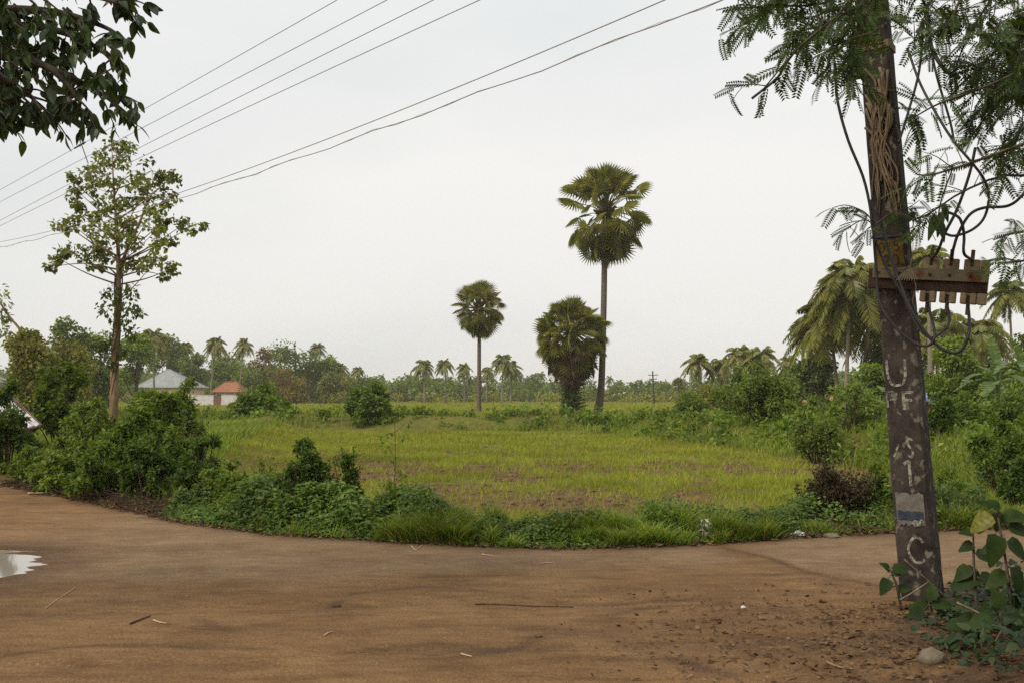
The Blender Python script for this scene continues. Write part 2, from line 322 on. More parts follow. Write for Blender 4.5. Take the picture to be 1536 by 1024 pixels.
def mat_road():
    m = bpy.data.materials.new('dirt_road'); N, L = nt(m); p = N['Principled BSDF']
    tc = N.new('ShaderNodeTexCoord')
    def noise(s, d=6, st=(1, 1, 1), ro=.65):
        mp = N.new('ShaderNodeMapping'); mp.inputs['Scale'].default_value = st; L.new(tc.outputs['Object'], mp.inputs[0])
        n = N.new('ShaderNodeTexNoise'); n.inputs['Scale'].default_value = s; n.inputs['Detail'].default_value = d; n.inputs['Roughness'].default_value = ro
        L.new(mp.outputs[0], n.inputs['Vector']); return n.outputs[0]
    def mix(f, a, b, bt='MIX'):
        x = N.new('ShaderNodeMix'); x.data_type = 'RGBA'; x.blend_type = bt
        for s, v in ((0, f), (6, a), (7, b)):
            if isinstance(v, (int, float)): x.inputs[s].default_value = v
            elif isinstance(v, tuple): x.inputs[s].default_value = (*v, 1)
            else: L.new(v, x.inputs[s])
        return x.outputs[2]
    def mr(src, a, b, c=0, d=1):
        r = N.new('ShaderNodeMapRange'); r.inputs[1].default_value = a; r.inputs[2].default_value = b; r.inputs[3].default_value = c; r.inputs[4].default_value = d; L.new(src, r.inputs[0]); return r.outputs[0]
    def att(n): a = N.new('ShaderNodeAttribute'); a.attribute_name = n; return a.outputs['Fac']
    dirt = mix(mr(noise(.9, 6), .35, .68), (.158, .088, .037), (.238, .141, .062))
    dirt = mix(mr(noise(2.2, 7, (.5, 1.6, 1)), .5, .7), dirt, (.115, .063, .025))
    asp = mix(mr(noise(1.4, 6), .35, .65), (.175, .115, .064), (.245, .168, .1))
    col = mix(att('asphalt'), dirt, asp)
    col = mix(att('damp_dark'), col, (.078, .045, .025))
    grit = mix(mr(noise(60, 5), .33, .68), (.6, .57, .54), (1.32, 1.33, 1.33))
    col = mix(1.0, col, grit, 'MULTIPLY')
    col = mix(1.0, col, mix(mr(noise(6, 6, (.6, 1.5, 1)), .32, .68), (.8, .78, .75), (1.16, 1.16, 1.16)), 'MULTIPLY'); peb = mr(noise(28, 2), .72, .75); col = mix(peb, col, (.33, .26, .2))
    dk = mr(noise(19, 3), .70, .73); col = mix(dk, col, (.06, .04, .027))
    L.new(col, p.inputs['Base Color']); p.inputs['Roughness'].default_value = .92; p.inputs['Specular IOR Level'].default_value = .15
    b = N.new('ShaderNodeBump'); b.inputs['Strength'].default_value = .8; b.inputs['Distance'].default_value = .016
    h = N.new('ShaderNodeMath'); h.operation = 'ADD'; L.new(noise(30, 5), h.inputs[0]); L.new(noise(7, 5), h.inputs[1]); L.new(h.outputs[0], b.inputs['Height']); L.new(b.outputs[0], p.inputs['Normal'])
    return m

# ------------------------------------------------------------------ terrain
edge = np.array([(-60, 40), (-22, 26.5), (-14, 21.3)] + [tuple(G(px, py)[:2]) for px, py in
        [(0, 727), (60, 738), (200, 768), (260, 782), (400, 801), (560, 810), (700, 819), (860, 823), (1040, 817), (1200, 806), (1340, 798), (1536, 791)]] + [(12, 13.2), (40, 18)])
def E(x): return np.interp(x, edge[:, 0], edge[:, 1])
bund = np.array([(-120, 60), (-20, 59), (-7, 54), (5.4, 52.5), (8.6, 42), (10, 36), (10.6, 29), (11.2, 21), (13.5, 16)])
def pdist(x, y, pl):
    best = np.full(np.shape(x), 1e9)
    for a, b in zip(pl[:-1], pl[1:]):
        d = b - a; t = np.clip(((x - a[0]) * d[0] + (y - a[1]) * d[1]) / (d @ d), 0, 1)
        best = np.minimum(best, np.hypot(x - a[0] - t * d[0], y - a[1] - t * d[1]))
    return best
def inside_field(x, y):                   # 1 in the sunken paddy
    bl = np.interp(y, [10, 21, 29, 36, 42, 52.5, 56], [11.6, 11.2, 10.6, 10, 8.6, 5.4, -40])
    lf = np.interp(y, [11, 14, 20, 30, 55], [-2.5, -4.2, -6.5, -9, -13])
    return sst(0, 1.2, bl - x) * sst(0, 2.0, x - lf) * sst(56, 52, y)
def mound(x, y): return .16 * np.exp(-(((x - 4.4) / 1.7) ** 2 + ((y - 6.1) / 1.7) ** 2)) 
def gz(x, y):
    x = np.asarray(x, float); y = np.asarray(y, float)
    d = y - E(x) + .35 * (fbm(x * 1.3, y * 1.3, 3, 5) - .5)
    fld = inside_field(x, y)
    lip = .055 * sst(-.05, .35, d)
    base = -.04 + lip + .06 * sst(.2, 1.0, d)
    base = base - .36 * sst(.8, 3.2, d) * fld
    far = sst(55, 62, y) * -.2 + sst(170, 230, y) * .2
    base = base + far * (d > 0)
    bd = pdist(x, y, bund)
    base = base + .5 * np.exp(-(bd / 1.5) ** 2) * (.6 + .8 * fbm(x * .6, y * .6, 3, 8)) * sst(3, 5, d)
    for yy, hh in ((70, .22), (82, .25), (98, .3), (118, .3), (146, .35)):
        base = base + hh * np.exp(-((y - yy - 3 * fbm(x * .05, 0 * x + yy, 2, 3)) / 1.2) ** 2)
    clod = (fbm(x * 2.4, y * 2.4, 4, 11) - .5) * .16 * sst(1.5, 3.5, d) * sst(60, 25, y)
    return base + clod
def gz1(x, y): return float(gz(np.array([x]), np.array([y]))[0])
PUD = (-5.86, 9.12)
def rz(x, y):
    z = .012 * (fbm(x * .8, y * .8, 3, 21) - .5) + .016 * (fbm(x * 3.2, y * 4.5, 3, 22) - .5)
    # wheel ruts and the broken edge of the old surfacing
    for yy, am in ((6.35, .014), (7.55, .02), (8.25, .012)):
        c = yy + .28 * np.sin(x * .55 + yy) + .25 * (fbm(x * .6, 0 * x + yy, 3, 31) - .5)
        z = z - am * np.exp(-((y - c) / .13) ** 2) * sst(-5, -1, x)
    z = z + mound(x, y)
    pr = np.hypot((x - PUD[0]) / 1.32, (y - PUD[1]) / 1.42) + (.15 * (fbm(x * 1.0, y * 1.6, 3, 33) - .5) + .4 * (fbm(x * 1.6, y * 8, 4, 34) - .5))
    return z - .05 * sst(1.2, .9, pr)
crack = np.array([tuple(G(px, py)[:2]) for px, py in [(1085, 820), (1150, 835), (1210, 857), (1280, 873), (1345, 886), (1460, 900), (1600, 930)]])

def axis(lo, hi, fine0, fine1, step, g=1.13):
    a = list(np.arange(fine0, fine1 + 1e-6, step)); s = step
    while a[-1] < hi: s *= g; a.append(a[-1] + s)
    s = step
    while a[0] > lo: s *= g; a.insert(0, a[0] - s)
    return np.array(a)
def sheet(xs, ys, zf):
    X, Y = np.meshgrid(xs, ys); Z = zf(X, Y); nx, ny = len(xs), len(ys)
    i = (np.arange(ny - 1)[:, None] * nx + np.arange(nx - 1)[None]).reshape(-1)
    return X, Y, Z, np.stack([i, i + 1, i + nx + 1, i + nx], -1)
xs = axis(-1250, 1250, -11, 11, .11); ys = axis(-400, 1250, 10, 34, .11)
X, Y, Z, f = sheet(xs, ys, gz)
d_ = Y - E(X); fl = inside_field(X, Y)
patch = fbm(X * .7, Y * .36, 6, 41)
green = .8 - fl * 1.15 * sst(.42, .56, patch) * sst(40, 22, Y)
green = np.where(d_ < .9, .12, green)
green = np.where(Y > 36, np.maximum(green, .6), green)
B = MB(); B.add(np.stack([X, Y, Z], -1), f)
tag(B.obj('ground', mat_ground(), smooth=True, attrs={'green': green.ravel()}), kind='structure')
xs = axis(-80, 60, -8, 7.5, .05, 1.2); ys = axis(-30, 24, 4.6, 13, .05, 1.15)
X, Y, Z, f = sheet(xs, ys, lambda x, y: rz(x, y))
keep = (Y < E(X) + 1.2).reshape(-1)
f = f[keep[f].all(1)]
cd = pdist(X, Y, crack)
acr = np.interp(X, crack[:, 0], crack[:, 1])
wob = fbm(X * 1.1, Y * 1.1, 4, 51)
asph = sst(-.1, .5, Y - np.where(X > crack[0, 0], acr, 9.0 + .5 * np.sin(X * .5)) + .9 * (wob - .5)) * sst(-7, -3.5, X) * (.65 + .35 * wob)
damp_dark = .85 * np.exp(-(cd / .055) ** 2) * (.3 + fbm(X * 3, Y * 3, 3, 52)) + .5 * np.exp(-((cd - .15) / .2) ** 2) * (Y < acr) * fbm(X * 4, Y * 4, 3, 55)
damp_dark = damp_dark + .75 * sst(.45, 0, np.abs(E(X) - Y + .05)) * sst(.35, .6, fbm(X * 1.3, Y * 2, 4, 53) + .12)
pr = np.hypot((X - PUD[0]) / 1.32, (Y - PUD[1]) / 1.42)
damp_dark = damp_dark + .8 * sst(1.75, .95, pr + .15 * (fbm(X * 1.0, Y * 1.6, 3, 33) - .5) + .3 * (fbm(X * 1.6, Y * 8, 4, 34) - .5))
for yy, am in ((6.35, .3), (7.55, .4), (8.25, .3)):
    c = yy + .28 * np.sin(X * .55 + yy) + .25 * (fbm(X * .6, 0 * X + yy, 3, 31) - .5)
    damp_dark = damp_dark + am * np.exp(-((Y - c) / .09) ** 2) * sst(.42, .66, fbm(X * .9, Y * 2.5, 4, 57)) * sst(-5, -1, X)
ruts = [[(690, 985), (760, 970), (815, 950), (860, 935), (940, 915), (1040, 905), (1150, 906), (1260, 915)], [(380, 978), (520, 976), (640, 966), (760, 972), (900, 985), (1010, 990), (1100, 1012)], [(495, 908), (540, 890), (640, 880), (760, 890), (870, 904), (1000, 898), (1130, 905)], [(700, 905), (800, 900), (940, 903)], [(1000, 985), (1040, 1000), (1070, 1015)], [(0, 985), (120, 970), (300, 968), (420, 975)], [(60, 905), (170, 905), (280, 925), (360, 950)]]
for q_, rt in enumerate(ruts):
    pl = spl([G(a, b) for a, b in rt], 30)[:, :2]; wq = .03 + .05 * fbm(X * 1.5, Y * 1.5, 3, 80 + q_)
    damp_dark = damp_dark + .6 * np.exp(-(pdist(X + .12 * (fbm(X * 4, Y * 4, 3, 95) - .5), Y + .1 * (fbm(X * 5, Y * 5, 3, 96) - .5), pl) / wq) ** 2) * sst(.38, .62, fbm(X * 1.3, Y * 3, 4, 90 + q_))
damp_dark = damp_dark + 1.25 * np.exp(-(((X - 3.5) / 1.75) ** 2 + ((Y - 5.9) / 1.35) ** 2)) * sst(.3, .62, fbm(X * 1.6, Y * 2.2, 4, 62) + .12)  # darker soil on the littered ground and mound by the pole
damp_dark = damp_dark + 1.0 * sst(.25, 1.6, mound(X, Y) / .07) * (.45 + .6 * fbm(X * 2, Y * 2, 4, 59)) + .28 * sst(.52, .75, fbm(X * .7, Y * 1.9, 5, 58))
B = MB(); B.add(np.stack([X, Y, Z], -1), f)
tag(B.obj('dirt_road', mat_road(), smooth=True, attrs={'asphalt': np.clip(asph, 0, 1).ravel(), 'damp_dark': np.clip(damp_dark, 0, .9).ravel()}), kind='structure')
# puddle
B = MB(); th = np.linspace(0, 2 * math.pi, 48, endpoint=False)
ring = np.stack([PUD[0] + 1.7 * np.cos(th), PUD[1] + 1.85 * np.sin(th), np.full(48, -.022)], -1)
B.add(np.vstack([ring, [[PUD[0], PUD[1], -.022]]]), [[k, (k + 1) % 48, 48] for k in range(48)])
mw = bpy.data.materials.new('muddy_water'); N, L = nt(mw); p = N['Principled BSDF']
p.inputs['Base Color'].default_value = (.3, .26, .21, 1); p.inputs['Roughness'].default_value = .05; p.inputs['IOR'].default_value = 1.45; p.inputs['Specular IOR Level'].default_value = .8
tag(B.obj('puddle', mw), kind='structure')

# ------------------------------------------------------------------ plant makers
def clump_tree(name, label, px, top, hw, Yd, leaf, bark='barkd', seed=0, n=1800, size=.5, lowest=.25, group=None, cat='tree', nclump=16, T=LEAFW, flat=1.0, trunk=None, base=None, skew=0):
    r = np.random.default_rng(seed + 100)
    p = W(px, top, Yd); x, y, H = p; z0 = gz1(x, y) - .05 if base is None else base; h = H - z0
    wd = Sz(hw, Yd)
    t = thing(name, label, cat, (x, y, z0), group)
    Bt, Bl = MB(), MB()
    tr = trunk or max(.05, h * .022)
    lean = r.normal(size=2) * h * .03
    tp = spl([[x, y, z0], [x + lean[0], y + lean[1], z0 + h * .35], [x + lean[0] * .5, y, z0 + h * .85]], 10)
    tube(Bt, tp, [tr * 1.25, tr, tr * .3], 7)
    for k in range(nclump):
        a = r.random() * 2 * math.pi; v = r.random()
        zz = lowest + (1 - lowest) * (v ** .8)
        prof = math.sqrt(max(.05, 1 - ((zz - (lowest + .38 * (1 - lowest))) / (1.02 - (lowest + .38 * (1 - lowest)) if zz > lowest + .38 * (1 - lowest) else .55)) ** 2))
        rad = wd * r.uniform(.26, .46)
        q = np.array([x + skew * wd * zz + math.cos(a) * (wd - rad) * prof * r.uniform(.55, 1.0), y + math.sin(a) * (wd - rad) * prof * r.uniform(.4, 1), z0 + h * zz - rad * .75])
        q[2] = max(q[2], z0 + h * lowest * .6 + rad * .3)
        i = int(np.clip((q[2] - z0) / h * 9 * .7, 0, 8)); s0 = tp[i]
        mid = (s0 + q) / 2 + np.array([0, 0, -.06 * h])
        tube(Bt, spl([s0, mid, q], 7), [tr * .5, tr * .15], 5)
        foliage(Bl, q, rad, int(n / nclump), size, r, T, .35, .3, .75 * flat)
    Bt.obj('trunk', M[bark], t, smooth=True); Bl.obj('crown', M[leaf], t)
    return t
def shrub(name, label, px, top, hw, Yd, leaf, seed=0, n=1200, size=.07, stems=9, group=None, cat='shrub', T=LEAF4, bark='drybr', open_=0.0, spikes=5, depth=1.0, low=.1, body=1.0):
    r = np.random.default_rng(seed + 500)
    p = W(px, top, Yd); x, y, H = p; z0 = gz1(x, y) - .03; h = H - z0; wd = Sz(hw, Yd)
    t = thing(name, label, cat, (x, y, z0), group); Bs, Bl = MB(), MB()
    ns = int(stems * (2.0 - open_)); ph = r.random() * 6
    for k in range(ns):                                  # leafy sprays through the dome
        a = k * 2.39996 + r.normal() * .4; u = math.sqrt((k + .5) / ns) * r.uniform(.75, 1.05)
        rs = wd * r.uniform(.2, .36) * (1 - .25 * open_); ln = 1 + .22 * math.sin(2 * a + ph) + .12 * r.normal()
        dome = h * (1 - .5 * u ** 2.4) * ln * 1.04 * body
        q = np.array([x + math.cos(a) * u * (wd - rs * .5), y + math.sin(a) * u * (wd - rs * .5) * depth, z0 + max(dome * r.uniform(.5, 1.0) - rs * .5, rs * .4 + low * h)])
        b0 = np.array([x + math.cos(a) * u * wd * .3, y + math.sin(a) * u * wd * .3 * depth, z0])
        tube(Bs, spl([b0, b0 * .4 + q * .6 + [0, 0, .05 * h], q], 7), [.012 + .006 * h, .004], 4)
        m = int(n / ns)
        for w_ in range(3):
            e = q + rdir(1, r)[0] * rs * .75; tube(Bs, [q, e], [.005, .003], 3, False)
            foliage(Bl, e, rs * .62, m // 4, size, r, T, .15, .15, .9)
        foliage(Bl, q, rs, m - 3 * (m // 4), size, r, T, .15, .25, 1.0)
    for k in range(spikes):                              # leafy shoots standing out of the top
        a = r.random() * 6.28; u = r.random() ** .55; l = h * (1 - .55 * u ** 1.6) * (r.uniform(.62, 1.06) if k > 2 else 1.03)
        b0 = np.array([x + math.cos(a) * u * wd * .7, y + math.sin(a) * u * wd * .7 * depth, z0 + .1 * h]); e = np.array([x + math.cos(a) * u * wd * 1.15 + .1 * h * r.normal(), y + math.sin(a) * u * wd * depth, z0 + l])
        pp = spl([b0, (b0 + e) / 2 + rdir(1, r)[0] * .05 * h, e], 10); tube(Bs, pp, [.009, .003], 4)
        for w_ in range(3):                               # side twigs
            q0 = pp[r.integers(3, 9)]; e2 = q0 + rdir(1, r)[0] * [.14, .14, .06] * h + [0, 0, .07 * h]; tube(Bs, [q0, e2], [.005, .002], 3, False); m = max(4, int(n / ns * .1))
            u2 = r.random(m)[:, None]; scatter(Bl, T, q0 + (e2 - q0) * u2 + rdir(m, r) * size * .5, rdir(m, r) + [0, 0, .3], rdir(m, r) * .6 + [0, 0, 1], size * (.5 + .6 * r.random(m)))
        m = max(8, int(n / ns * .22)); ss = r.random(m); ii = ss * 8.99; i0 = ii.astype(int); qq = pp[i0] + (pp[i0 + 1] - pp[i0]) * (ii - i0)[:, None] + rdir(m, r) * (size * 1.0 * (1.2 - ss))[:, None]
        scatter(Bl, T, qq, rdir(m, r) + [0, 0, .3], rdir(m, r) * .6 + [0, 0, 1], size * (.55 + .7 * r.random(m)) * (1.1 - .4 * ss))
    Bs.obj('stems', M[bark], t); Bl.obj('foliage', M[leaf], t)
    return t
def frond_set(Bc, c, Lf, n, r, nl=22, wl=.035, sag=1.0, elmin=-.75):
    for k in range(n):
        az = k * 2.39996 + r.normal() * .25; q = (k + .5) / n
        el = 1.35 - (1.35 - elmin) * q ** .8 + r.normal() * .1
        L_ = Lf * r.uniform(.85, 1.08) * (.8 + .2 * math.sin(math.pi * q))
        h = np.array([math.cos(az), math.sin(az), 0]); s = np.linspace(0, 1, 9)[:, None]
        dr = sag * (.38 + .28 * math.cos(el)) * L_
        pp = c + h * (s * math.cos(el) * L_) * (1 - .12 * s) + AX[2] * (s * math.sin(el) * L_ - dr * s ** 2.2)
        tube(Bc, pp, [.012 * Lf, .003 * Lf], 3, False)
        u = np.linspace(.16, .99, nl); ii = u * 8; i0 = np.minimum(ii.astype(int), 7)
        q0 = pp[i0] + (pp[i0 + 1] - pp[i0]) * (ii - i0)[:, None]; tg = nrm(pp[i0 + 1] - pp[i0])
        side = nrm(np.cross(tg, AX[2] + 1e-4)); ln = Lf * .3 * np.sin(math.pi * (.12 + .8 * u)) ** .7
        for sg in (-1, 1):
            ax = side * sg + tg * .55 + np.array([0, 0, -.55 - .3 * r.random()]) + rdir(nl, r) * .18
            scatter(Bc, (NARROW[0] * np.array([wl / .03, 1, 1]), NARROW[1]), q0, ax, np.cross(nrm(ax), tg) + AX[2] * .3, ln * r.uniform(.85, 1.1, nl))
def coconut(label, px, py, rpx, Yd, seed, trunk_to=None, n=22, group='coconut palms', mat='coco', nl=18, wl=.045, nuts=0):
    r = np.random.default_rng(seed + 900)
    c = W(px, py, Yd); Lf = Sz(rpx, Yd) / .88
    bx = W(trunk_to if trunk_to else px + r.normal() * 3, HOR, Yd)[0]; z0 = gz1(bx, Yd) - .05
    t = thing('coconut_palm', label, 'palm', (bx, Yd, z0), group)
    B = MB(); h = c[2] - z0; tr = .14 if Yd > 60 else .16
    tube(B, spl([[bx, Yd, z0], [bx + (c[0] - bx) * .3, Yd, z0 + h * .4], [c[0], Yd, c[2]]], 14), [tr * 1.7, tr * 1.05, tr * .8], 7)
    B.obj('trunk', M['cocot'], t, smooth=True)
    B = MB(); frond_set(B, c, Lf, n, r, nl, wl); B.obj('crown', M[mat], t)
    return t
def fan_template(n=24, half=2.2):
    v = []; f = []
    for k in range(n):
        a = -half + 2 * half * (k + .5) / n; da = half / n
        for rr, aa, z in ((0.02, a, 0), (.5, a - da * .95, .03), (1.0 - .15 * abs(a / half) ** 2, a, -.2), (.5, a + da * .95, -.02)):
            v.append([math.sin(aa) * rr, math.cos(aa) * rr, z - .05 * rr])
        b = 4 * k; f += [[b, b + 3, b + 2], [b, b + 2, b + 1]]
    return np.array(v), np.array(f)
FAN = fan_template(20, 2.3)
def fans(Bl, c, specs, r, Rf, Pet, vs=1.2):
    """specs: list of (count, elev_lo, elev_hi) rings of fan leaves"""
    for cnt, lo, hi, *pf in specs:
        pf = pf[0] if pf else 1.0
        az = np.arange(cnt) * 2.39996 + r.random() * 6; el = R(1) * (lo + (hi - lo) * r.random(cnt))
        d = np.stack([np.cos(az) * np.cos(el), np.sin(az) * np.cos(el), np.sin(el) * vs], -1)
        hub = c + d * (Pet * pf * r.uniform(.8, 1.1, cnt))[:, None]
        for k in range(cnt): tube(Bl, spl([c + d[k] * .15, c + d[k] * Pet * .5 + AX[2] * .1 * Pet, hub[k]], 5), [.05, .035], 3, False)
        ax = d + np.array([0, 0, -.25]) + rdir(cnt, r) * .3
        up = np.cross(np.cross(d, AX[2]), d); side = np.cross(d, AX[2]); tw = r.normal(size=cnt) * .75
        nn = nrm(up) * np.cos(tw)[:, None] + nrm(side) * np.sin(tw)[:, None]
        scatter(Bl, FAN, hub, ax, nn, Rf * r.uniform(.85, 1.12, cnt))

# ------------------------------------------------------------------ palmyra palms in the field
def palmyra(label, cpx, cpy, Yd, base_px, wpx, specs, seed, tw, vs=1.2, heart=True, Rk=.37, Pk=.6):
    r = np.random.default_rng(seed)
    c = W(cpx, cpy, Yd); Rw = Sz(wpx / 2, Yd)
    bx = W(base_px, 620, Yd)[0]; z0 = gz1(bx, Yd) - .1; h = c[2] - z0
    t = thing('palmyra_palm', label, 'palm', (bx, Yd, z0), 'palmyra palms in the field')
    B = MB(); tube(B, spl([[bx, Yd, z0], [bx + (c[0] - bx) * .45, Yd, z0 + h * .14], [bx + (c[0] - bx) * .75, Yd, z0 + h * .5], c + AX[2] * .2], 30), [tw * 1.6, tw * 1.15, tw, tw * .95, tw * .85], 9)
    B.obj('trunk', M['palmb'], t, smooth=True)
    B = MB(); fans(B, c, specs, r, Rw * Rk, Rw * Pk, vs); B.obj('crown', M['fan'], t)
    if heart:
        B = MB()
        for k in range(46):
            d = rdir(1, r)[0] * np.array([.55, .55, 1]); d[2] = abs(d[2]) * .8 - .1
            tube(B, spl([c - AX[2] * .3, c + d * Rw * .3, c + d * Rw * .52], 4), [.13, .06], 4)
        B.obj('leaf_bases', M['fandead'], t)
    return t
palmyra('tallest palmyra palm with a bare grey trunk and a two-tier round crown in the field', 908, 322, 84, 896, 142,
        [(15, 64, 90, .98), (20, 36, 62, 1.1), (8, 14, 36, 1.25), (6, -8, 12, 1.25), (16, -34, -12, 1.15), (17, -62, -34, 1.05), (9, -88, -62)], 3, .27, 1.3)
palmyra('smaller palmyra palm with a slim trunk and tidy round crown left of the skirted one', 719, 465, 98, 718, 86,
        [(13, 60, 90), (14, 32, 60, 1.05), (9, 8, 30, 1.2), (9, -12, 8, 1.15), (17, -42, -12, 1.05), (18, -70, -40), (8, -88, -66)], 9, .2, 1.18)
t = palmyra('stout palmyra palm with a skirt of dead brown fronds beside the tallest palm', 857, 500, 82, 860, 110,
        [(20, 58, 90), (22, 25, 58, 1.1), (26, 0, 28, 1.28), (22, -24, 2, 1.32), (24, -48, -22, 1.35), (20, -66, -46, 1.45)], 14, .34, 1.12, False)
r = np.random.default_rng(5); c = W(857, 515, 82); B = MB(); Rw = Sz(52, 82)
fans(B, c + AX[2] * .75, [(12, -50, -22, 1.0), (28, -72, -44, 1.1), (14, -85, -62)], r, Rw * .4, Rw * .74, 1.55); B.obj('dead_fronds', M['fandead'], t)
B = MB()
for k in range(150):
    z = r.uniform(.6, 4.6); a = r.random() * 6.28; e = np.array([math.cos(a), math.sin(a), .25]) * r.uniform(.5, 1.35) * (1.15 - .08 * z)
    b = np.array([W(860, 600, 82)[0], 82, z - .5]); tube(B, [b + e * .2, b + e], [.06, .025], 4)
B.obj('leaf_bases', M['fandead'], t)
B = MB()
for k in range(26):
    z = r.uniform(-.3, 4.4); foliage(B, [W(857, 600, 82)[0] + r.normal() * .35, 81.6, z], .55, 55, .2, r, LEAFW)
B.obj('climbing_vine', M['bushd'], t)
# tiny far one
t = thing('palmyra_palm', 'tiny far palmyra palm on the horizon right of the tallest one', 'palm', (W(1018, 600, 190)[0], 190, -.05), 'palmyra palms in the field')
c = W(1018, 577, 190); B = MB(); tube(B, [np.array(t.location), c], [.25, .18], 6); B.obj('trunk', M['palmb'], t)
B = MB(); fans(B, c, [(8, 50, 90), (8, 10, 50), (9, -60, 0)], np.random.default_rng(2), .75, .8, 1.1); B.obj('crown', M['fan'], t)

# ------------------------------------------------------------------ coconut palms
CO = [
 ('bushy coconut palm behind the slim roadside tree, left of the grey hip roof', 228, 508, 30, 150, 232),
 ('small coconut palm top peeping above the trees just right of the grey hip roof', 278, 521, 15, 220, 280),
 ('coconut palm with a pale curving trunk between grey roof and red roof', 324, 517, 21, 190, 315),
 ('coconut palm with a leaning trunk standing behind the red tiled house', 366, 518, 18, 205, 358),
 ('coconut palm leaning from the right shoulder of the big round dark tree', 476, 523, 15, 225, 468),
 ('low coconut palm just right of the big round dark tree, left of a twin', 511, 553, 14, 230, 512),
 ('low coconut palm second from the big round dark tree, above the pale thicket', 537, 557, 12, 240, 538),
 ('leftmost coconut palm of the far row left of the smaller palmyra palm', 635, 549, 19, 205, 637),
 ('second coconut palm in the far row left of the smaller palmyra palm', 667, 547, 16, 210, 669),
 ('small coconut palm nearest on the left to the smaller palmyra palm trunk', 696, 552, 14, 215, 697),
 ('thin coconut palm just right of the smaller palmyra palm trunk', 731, 557, 13, 215, 730),
 ('tallest coconut palm of the pair right of the smaller palmyra palm', 755, 541, 21, 205, 753),
 ('shorter fuller coconut palm of the pair right of the smaller palmyra palm', 768, 552, 18, 208, 766),
 ('leftmost coconut palm of the right grove, alone against the sky', 1046, 543, 27, 130, 1056),
 ('second coconut palm from the left in the right grove, low and full', 1081, 548, 26, 132, 1083),
 ('third coconut palm in the right grove, behind the light small tree', 1108, 532, 29, 128, 1106),
 ('fourth coconut palm in the right grove, above the light small tree', 1143, 534, 30, 126, 1141),
 ('small coconut palm at the right end of the right grove', 1184, 545, 22, 135, 1184),
]
for i, (lb, px, py, rp, Yd, tb) in enumerate(CO): coconut(lb, px, py - 2, rp * 1.1, Yd, i, tb, 26)
CB = [
 ('large drooping coconut palm left of the utility pole, highest of its cluster', 1276, 428, 66, 75, 1268),
 ('large coconut palm on the left side of the cluster beside the utility pole', 1243, 476, 56, 80, 1258),
 ('upper coconut palm at the left edge of the utility pole, leaning right', 1312, 428, 60, 79, 1290),
 ('lowest coconut palm on the far left of the cluster beside the utility pole', 1222, 500, 46, 88, 1236),
 ('large coconut palm half hidden by the utility pole, right in the cluster', 1316, 478, 58, 84, 1306),
 ('coconut palm rising behind the utility pole above the fuse bracket', 1392, 392, 36, 66, 1396),
 ('coconut palm behind the fuse bracket with fronds hanging below it', 1404, 500, 62, 72, 1408),
 ('coconut palm with a clear star crown near the right edge against the sky', 1513, 446, 37, 110, 1522),
 ('low coconut palm with yellowing fronds left of the star crowned one', 1472, 505, 48, 90, 1476),
]
for i, (lb, px, py, rp, Yd, tb) in enumerate(CB): coconut(lb, px, py - 8, rp * 1.12, Yd, 40 + i, tb, 34, 'coconut palms', 'cocob', 34, .022)

# ------------------------------------------------------------------ far wood and trees
r = np.random.default_rng(77); B = MB()
crest = ([-500, 0, 430, 500, 560, 620, 700, 800, 850, 900, 1000, 1060, 1200, 2000], [545, 550, 556, 562, 570, 566, 567, 564, 568, 571, 575, 574, 560, 552])
for k in range(640):
    px = r.uniform(-450, 1980); Yd = r.uniform(245, 400); tp = np.interp(px, *crest) + r.uniform(-6, 13)
    p = W(px, tp, Yd); h = p[2] + .2; wd = r.uniform(2.6, 4.8)
    for q in range(6):
        rad = wd * r.uniform(.4, .62); cc = np.array([p[0] + r.normal() * wd * .5, Yd + r.normal() * wd * .5, max(.6, p[2] - rad * .7 - h * .85 * r.random() ** 1.3)])
        foliage(B, cc, rad, 42, 1.0, r, LEAFW, .3, .4, .8)
for k in range(110):
    px = r.uniform(-300, 1900); Yd = r.uniform(250, 330); c = W(px, np.interp(px, *crest) - r.uniform(-4, 5), Yd)
    frond_set(B, c, 2.4, 12, r, 9, .07)
tag(B.obj('far_wood', M['treed'], origin=(0, 300, 0)), 'far belt of mixed woodland along the horizon behind the fields', 'wood', kind='stuff')
# understorey along the wood edge
B = MB()
for k in range(240):
    px = r.uniform(-300, 1900); Yd = r.uniform(215, 240); foliage(B, W(px, r.uniform(590, 601), Yd), r.uniform(.8, 2.0), 40, .6, r, LEAFW, .2, .3, .8)
tag(B.obj('wood_edge_scrub', M['treey'], origin=(0, 228, 0)), 'pale scrub along the foot of the far wood', 'scrub', kind='stuff')

